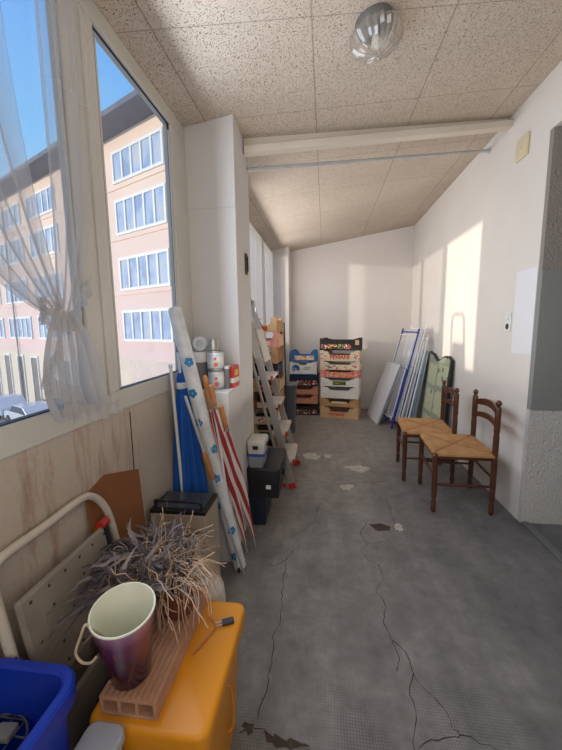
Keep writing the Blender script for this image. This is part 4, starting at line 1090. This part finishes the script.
for k in range(560):
    p = mass_point(); out = Vector((p.x+.04, p.y-.02, 0))
    d = Vector((out.x*2+random.uniform(-1, 1), out.y*2+random.uniform(-1, 1), random.uniform(-.35, .6)))
    ribbon(lv, tone, p, d, random.uniform(.06, .14), random.uniform(.003, .0085), random.uniform(0, .18), .5, tv=min(1, max(0, random.gauss(.45, .25))))
for k in range(60):   # drooping strands on the window side
    p = Vector((-.13+random.uniform(-.04, .04), -.05+random.uniform(-.11, .12), .17+random.uniform(-.02, .05)))
    ribbon(lv, tone, p, (random.uniform(-1, -.2), random.uniform(-.9, .3), .15), random.uniform(.14, .27), random.uniform(.003, .006), .17, .18, 9, tv=random.uniform(0, .35))
lv.att['tone'] = tone; o = lv.build('dried_leaves', M['dryleaf'], pt_); o['kind'] = 'stuff'
rt = MB(); tone = []
for k in range(280):
    p = mass_point() + Vector((.045, -.02, -.01))
    pts = [p]; d = Vector((random.uniform(-.5, 1), random.uniform(-1, .6), random.uniform(-.2, .6))).normalized(); ln = random.uniform(.08, .20)
    for i in range(7):
        d = (d + Vector((random.uniform(-.5, .5), random.uniform(-.5, .5), random.uniform(-.55, .32)))).normalized(); pts.append(pts[-1]+d*ln/7)
    if any((q.x+.04)**2+(q.y+.225)**2 < .103**2 for q in pts): continue
    n0 = len(rt.v); rt.tube(pts, [random.uniform(.0009, .0017)]*8, 4, cap=False); tone += [random.random()]*(len(rt.v)-n0)
for k in range(45):   # roots hanging over the pot
    a = random.uniform(-2.4, .9); p = Vector((.06*math.cos(a), .06*math.sin(a), .13+random.uniform(0, .05)))
    pts = [p]; d = Vector((math.cos(a), math.sin(a), .2)).normalized()
    for i in range(7):
        d = (d + Vector((random.uniform(-.3, .3), random.uniform(-.3, .3), -.45+random.uniform(-.1, .1)))).normalized(); q = pts[-1]+d*random.uniform(.016, .026)
        q.z = max(q.z, .004); pts.append(q)
    if any((q.x+.04)**2+(q.y+.225)**2 < .1**2 for q in pts): continue
    n0 = len(rt.v); rt.tube(pts, .0012, 4, cap=False); tone += [random.uniform(.3, 1)]*(len(rt.v)-n0)
rt.att['tone'] = tone; o = rt.build('dry_roots', M['dryroot'], pt_); o['kind'] = 'stuff'
MB().lathe([(.0, .102), (.058, .1)], 20, capb=False, capt=False).build('soil', M['soil'], pt_)
# metal clip with twig on the lid
cl = thing('metal_clip', 'small grey metal clip lying on the yellow lid', 'clip', (-.325, 1.035, .45), R(25))
MB().box(-.018, .022, -.011, .011, 0, .011).build('clip_body', M['darkmetal'], cl, bevel=.002)
MB().tube([(-.018, -.007, .006), (-.04, -.006, .006), (-.04, .007, .006), (-.018, .007, .006)], .0018, 6).build('clip_wire', M['galv'], cl, smooth=True)
tg = thing('twig', 'thin dry twig lying on the yellow lid beside the metal clip', 'twig', (-.37, .99, .452))
MB().tube(bez([(-.03, -.085, .002), (-.012, -.05, .002), (.002, -.01, .002), (.012, .02, .003), (-.01, .045, .004), (-.03, .05, .006)], 6), .0026, 6).tube([(.012, .02, .003), (.03, .035, .004)], .0018, 5).build('stick', M['cork'], tg, smooth=True)
# ------------------------------------------------------------------ white canister behind the box
wc = thing('canister', 'rounded off-white plastic canister behind the yellow box', 'canister', (-.545, 1.37, 0))
MB().lathe([(.09, 0), (.105, .01), (.108, .25), (.102, .30), (.08, .33), (.05, .345), (.03, .35)], 28, sx=1, sy=.8).build('body', M['greylid'], wc, smooth=True)
MB().lathe([(.028, .348), (.028, .372), (.024, .375)], 18).build('cap', M['greylid'], wc, smooth=True)
# ------------------------------------------------------------------ dark bag between stool and boxes
M['bagblack'] = simple('black_bag', rgb(30, 27, 27), .6, var=.2)
bg = thing('black_bag', 'crumpled black bag behind the blue crate and beside the yellow box', 'bag', (-.665, .93, 0))
mb = MB()
random.seed(9)
ph = [random.uniform(0, 6) for _ in range(6)]
def bag(u, v):
    a = 2*PI*u; r_ = (1 if v < .75 else math.sqrt(max(0, 1-((v-.75)/.25)**2)))*(.9+.1*math.sin(PI*v)) if v < 1 else 0
    k = 1+.12*math.sin(3*a+ph[0]+4*v)+.07*math.sin(7*a+ph[1]-5*v)
    return (.042*r_*k*math.cos(a), .15*r_*k*math.sin(a), .36*v+.0)
mb.grid(bag, 60, 30); mb.build('bag_body', M['bagblack'], bg, smooth=True, ang=70)
# ------------------------------------------------------------------ blue crate and clear tub in the foreground
M['bluecrate'] = simple('blue_plastic', rgb(22, 58, 176), .38, var=.06, scale=5)
def open_box(x0, x1, y0, y1, z0, z1, r, tb, th, rim, rimh):
    """open tub: outer shell, inner shell, bottom and a turned-out rim"""
    b = MB(); seg = 5
    def ring(ins, z, rr):
        out = []
        for cx, cy, a0 in ((x1-ins-rr, y1-ins-rr, 0), (x0+ins+rr, y1-ins-rr, 90), (x0+ins+rr, y0+ins+rr, 180), (x1-ins-rr, y0+ins+rr, 270)):
            for k in range(seg+1): a = R(a0+90*k/seg); out.append((cx+rr*math.cos(a), cy+rr*math.sin(a), z))
        return out
    rings = [ring(tb, z0, r), ring(rim, z1-rimh-.004, r), ring(0, z1-rimh, r+rim), ring(0, z1-.006, r+rim), ring(.006, z1, r+rim-.006), ring(rim+th-.006, z1, r), ring(rim+th, z1-.006, r-.002), ring(tb+th, z0+th, r-.002)]
    n = len(rings[0]); vs = sum(rings, []); fs = []
    for i in range(len(rings)-1):
        for j in range(n): fs.append((i*n+j, i*n+(j+1) % n, (i+1)*n+(j+1) % n, (i+1)*n+j))
    fs.append(tuple(range(n-1, -1, -1))); fs.append(tuple((len(rings)-1)*n+j for j in range(n)))
    return b.add(vs, fs)
bc = thing('blue_crate', 'large open blue plastic crate in the near left corner', 'crate', (-.725, .44, 0))
open_box(-.137, .15, -.24, .250, 0, .63, .045, .035, .005, .022, .045).build('crate_body', M['bluecrate'], bc, smooth=True, ang=35)
hn = MB().box(-.05, -.045, .247, .2515, .586, .628); hn.build('rim_joint', M['bluecrate'], bc)
M['wiregrey'] = simple('wire_grey', rgb(120, 122, 130), .4, .5)
wk = thing('wire_rack', 'round wire rack with grey blocks lying inside the blue crate', 'rack', (-.765, .585, .006))
wm = MB(); wr_ = .078; wz = .49
wm.tube([(wr_*math.cos(2*PI*k/40), wr_*math.sin(2*PI*k/40), wz) for k in range(40)], .003, 8, closed=True)
for k in range(-2, 3):
    y = k*.034; hl = math.sqrt(wr_**2-y*y); wm.tube([(-hl, y, wz), (hl, y, wz)], .0022, 6); wm.tube([(y, -hl, wz-.004), (y, hl, wz-.004)], .0022, 6)
for q in (45, 135, 225, 315): wm.tube([(wr_*math.cos(R(q)), wr_*math.sin(R(q)), wz), (.06*math.cos(R(q)), .06*math.sin(R(q)), 0.001)], .003, 6)
wm.build('wire_grid', M['wiregrey'], wk, smooth=True)
for k, (x, y) in enumerate(((-.035, -.02), (.02, -.02), (.02, .03), (-.035, .03))):
    bl = thing('grey_block', 'pale grey small block lying on the wire rack in the blue crate', 'block', (-.765+x, .585+y, .006+wz+.0035), R(5), 'grey blocks on the wire rack')
    MB().box(-.022, .022, -.018, .018, 0, .018).build('block_body', M['greypanel'], bl, bevel=.004)
M['cleartub'] = glassy('translucent_tub', (.80, .82, .86), .10, .2, .48, (.66, .68, .72))
ct = thing('clear_tub', 'translucent lidded plastic tub squeezed between blue crate and yellow box', 'tub', (-.53, .52, 0))
MB().rbox(-.042, .044, -.16, .162, 0, .45, .02, 4, .008).build('tub_body', M['cleartub'], ct, smooth=True)
MB().rbox(-.05, .05, -.168, 0.17, .452, .477, .025, 4, 0, er=.008).build('lid', M['cleartub'], ct, smooth=True)

# ------------------------------------------------------------------ things leaning at the right wall far end
M['whitepanel'] = simple('white_enamel', rgb(216, 218, 222), .35, var=.05, scale=4)
M['silver'] = simple('silver_edge', rgb(176, 180, 186), .35, .5)
fb = thing('folding_table', 'white flat folded table top leaning at the left of the drying racks', 'table', (.725, 5.45, 0), R(8))
def slabx(y0, y1, z0, z1, th, k, off=0., ztop_shift=0.):
    # a slab leaning towards +X by k per metre of height
    return [(off+k*z0, y0, z0), (off+k*z0+th, y0, z0), (off+k*z0+th, y1, z0), (off+k*z0, y1, z0), (off+k*z1, y0+ztop_shift, z1), (off+k*z1+th, y0+ztop_shift, z1), (off+k*z1+th, y1+ztop_shift, z1), (off+k*z1, y1+ztop_shift, z1)]
MB().hexa(slabx(-.30, .30, .0, .88, .022, .36)).build('table_top', M['whitepanel'], fb, bevel=.004)
MB().hexa(slabx(-.315, -.301, .0, .885, .03, .36, -.003)).build('metal_edge', M['silver'], fb)
MB().hexa(slabx(-.30, .30, .881, .892, .026, .36, -.002)).build('metal_edge', M['silver'], fb)
lg = MB()
for y in (-.24, .24): lg.tube([(.045, y, .02), (.045+.36*.8, y, .8)], .01, 8)
lg.tube([(.05, -.24, .05), (.05, .24, .05)], .01, 8); lg.build('folded_leg', M['darkmetal'], fb, smooth=True)
M['bluetube'] = simple('blue_tube', rgb(28, 52, 150), .35, var=.05)
M['whitewire'] = simple('white_wire', rgb(222, 224, 228), .35, var=.03)
M['bluefabric'] = simple('dark_blue_cloth', rgb(28, 44, 110), .8)
def rack(label, x, y, k, z1, hw, mframe, mwire, group, shift=0., wing=.7):
    t = thing('drying_rack', label, 'drying rack', (x, y, 0), 0, group)
    P = lambda yy, z, off=0.: (k*z+off, yy+shift*z/1.4, z)
    fr = MB()
    U = bez([P(-hw, .012), P(-hw, z1-.06), P(-hw+.02, z1-.01), P(-hw+.06, z1), P(0, z1), P(hw-.06, z1), P(hw-.02, z1-.01), P(hw, z1-.06), P(hw, .012)], 6)
    fr.tube(U, .011, 10); fr.tube([P(-hw, .1), P(hw, .1)], .009, 8); fr.build('frame', mframe, t, smooth=True)
    w = MB(); a, b = -hw+.03, hw-.03
    U2 = bez([P(a, z1-.03, -.025), P(a, .22, -.03), P(a+.015, .17, -.03), P(a+.05, .15, -.03), P(b-.05, .15, -.03), P(b-.015, .17, -.03), P(b, .22, -.03), P(b, z1-.03, -.025)], 6)
    w.tube(U2, .007, 8)
    n = 9
    for i in range(1, n):
        yy = a+(b-a)*i/n; w.tube([P(yy, .155, -.03), P(yy, z1-.04, -.025)], .0032, 6)
    w.tube([P(a, z1-.04, -.025), P(b, z1-.04, -.025)], .006, 8); w.build('wire_wing', mwire, t, smooth=True)
    g = MB(); U3 = [P(a+.05, z1*.62, .022), P(a+.05, .12, .024), P(b-.05, .12, .024), P(b-.05, z1*.62, .022)]
    g.tube(U3, .009, 8); g.tube([P(a+.05, z1*.62, .022), P(b-.05, z1*.62, .022)], .006, 8); g.build('folding_leg', M['bluetube'], t, smooth=True)
    for yy in (-hw, hw): MB().tube([P(yy, 0.002), P(yy, .05)], .015, 10).build('rubber_foot', M['bluetube'], t, smooth=True)
    return t
GR = 'folded drying racks leaning on the right wall'
rack('folded drying rack with blue tube frame, beside the white folded table top', .885, 5.2, .25, 1.35, .26, M['bluetube'], M['whitewire'], GR).rotation_euler.z = R(12)
rack('folded white drying rack with tall white frame next to the blue framed rack', .975, 5.12, .235, 1.40, .25, M['whitewire'], M['whitewire'], GR).rotation_euler.z = R(9)
rack('folded drying rack with white frame nearest the pale blue panel, lowest of the three', 1.07, 5.02, .2, 1.26, .21, M['whitewire'], M['whitewire'], GR).rotation_euler.z = R(8)
# dark blue cloth bag hanging behind
M['paleblue'] = simple('pale_blue_panel', rgb(150, 178, 190), .35, var=.15, scale=5)
pbp = thing('pale_blue_panel', 'pale blue striped upright panel between the drying racks and the green screen', 'panel', (1.205, 5.12, 0))
M['paleblue'] = striped('pale_blue_stripes', rgb(160, 188, 196), rgb(124, 156, 172), (0, 1, 0), 7., at=.7, sharp=.15)
MB().hexa(slabx(-.2, .2, .03, 1.08, .025, .15)).build('panel_sheet', M['paleblue'], pbp, bevel=.006)
MB().tube([(.012, -.21, .0), (.012+.15*1.09, -.21, 1.09)], .010, 8).tube([(.012, .21, .0), (.012+.15*1.09, .21, 1.09)], .010, 8).tube([(.012+.15*1.09, -.21, 1.09), (.012+.15*1.09, .21, 1.09)], .010, 8).build('tube_frame', M['silver'], pbp, smooth=True)
# green painted screen with wavy top
M['screengreen'] = simple('screen_green', rgb(150, 158, 138), .6, var=.2, scale=6)
M['screenedge'] = simple('screen_edge', rgb(40, 40, 36), .6)
M['printcard'] = fruitprint('print_card', rgb(186, 190, 160), [rgb(186, 190, 160), rgb(196, 196, 170), rgb(176, 182, 150), rgb(120, 122, 96), rgb(190, 192, 164), rgb(188, 188, 160)], 9., .28)
gs = thing('painted_screen', 'green painted board with wavy top and pasted prints behind the far chair', 'screen', (1.295, 4.46, 0))
k = .09; y0, y1 = -.41, .42
pts = []
n = 24
for i in range(n+1):
    u = i/n; yy = y1 + (y0-y1)*u
    zz = 1.055 + .035*math.sin(u*PI*3.2+.3) + (.03 if u > .85 else 0) + (.03 if u < .08 else 0)
    pts.append((yy, zz))
def scr(th0, th1, inset=0.):
    P = [(y0+inset, .0+inset), *[(yy, zz-inset) for yy, zz in reversed(pts) if y0+inset <= yy <= y1-inset], (y1-inset, .0+inset)]
    vs = [(k*z+th0, yy, z) for yy, z in P] + [(k*z+th1, yy, z) for yy, z in P]; m = len(P)
    return MB().add(vs, [tuple(range(m)), tuple(range(2*m-1, m-1, -1))] + [(i, i+m, (i+1) % m+m, (i+1) % m) for i in range(m)])
scr(.0, .02).build('board', M['screenedge'], gs)
scr(-.004, .001, .02).build('painted_face', M['screengreen'], gs)
pc = MB()
for ya, yb_, za, zb_ in ((-.38, -.03, .72, .98), (-.37, -.03, .38, .66), (.02, .34, .70, .96), (.02, .34, .36, .64), (-.36, .33, .06, .3)):
    MB().hexa([(k*za-.006, ya, za), (k*za-.0042, ya, za), (k*za-.0042, yb_, za), (k*za-.006, yb_, za), (k*zb_-.006, ya, zb_), (k*zb_-.0042, ya, zb_), (k*zb_-.0042, yb_, zb_), (k*zb_-.006, yb_, zb_)]).build('pasted_print', M['printcard'], gs)

# ------------------------------------------------------------------ light
w = bpy.data.worlds.new('World'); bpy.context.scene.world = w; w.use_nodes = True
t = w.node_tree; bgn = t.nodes['Background']
tc = N(t, 'ShaderNodeTexCoord'); sx = N(t, 'ShaderNodeSeparateXYZ'); L(t, tc.outputs['Generated'], sx.inputs[0])
rp = ramp(t, sx.outputs[2], [(0, rgb(214, 232, 250)), (.15, rgb(190, 224, 252)), (.4, rgb(130, 196, 252)), (.7, rgb(84, 158, 244)), (1, rgb(64, 134, 226))])
L(t, rp.outputs[0], bgn.inputs[0]); bgn.inputs[1].default_value = 1.15
def light(kind, name, loc, energy, col, direction, **kw):
    d = bpy.data.lights.new(name, kind); d.energy = energy; d.color = col
    for a, b in kw.items(): setattr(d, a, b)
    o = bpy.data.objects.new(name, d); C.objects.link(o); o.location = loc
    o.rotation_euler = Vector(direction).to_track_quat('-Z', 'Y').to_euler(); return o
light('SUN', 'sun', (-10, -4, 5), 3.4, (1, .88, .74), (1, .375, -.085), angle=R(1.6))
light('AREA', 'sky_fill_near', (-.68, 1.1, 1.9), 31, (.80, .89, 1), (1, 0, 0), shape='RECTANGLE', size=1.7, size_y=1.35)  # added fill lamp inside the near window, strengthens the skylight
light('AREA', 'sky_fill_far', (-.68, 4.4, 2.1), 24, (.98, .95, .93), (1, 0, 0), shape='RECTANGLE', size=2.3, size_y=1.0)  # second added fill lamp, inside the far window
light('AREA', 'room_fill', (.4, -1.2, 1.9), 19, (1, .94, .88), (0, 1, .05), shape='RECTANGLE', size=1.6, size_y=1.6)
light('AREA', 'ceiling_fill', (.35, 2.2, .9), 13, (1, .93, .86), (0, .0, 1), shape='RECTANGLE', size=1.6, size_y=4.2)  # added lamp facing up, brightens the ceiling and upper walls

# ------------------------------------------------------------------ camera
cam = bpy.data.cameras.new('camera'); co = bpy.data.objects.new('camera', cam); C.objects.link(co)
cam.lens = 350/750*36; cam.sensor_width = 36; cam.clip_start = .05; cam.clip_end = 200
mr = Matrix(((.99227, -.00527, .124), (.12355, .13759, -.98275), (-.01189, .99048, .13717))).to_4x4()
co.matrix_world = Matrix.Translation((0, 0, 1.45)) @ mr
bpy.context.scene.camera = co
sc = bpy.context.scene
sc.view_settings.view_transform = 'Standard'; sc.view_settings.look = 'None'; sc.view_settings.exposure = 0.; sc.view_settings.gamma = 1.
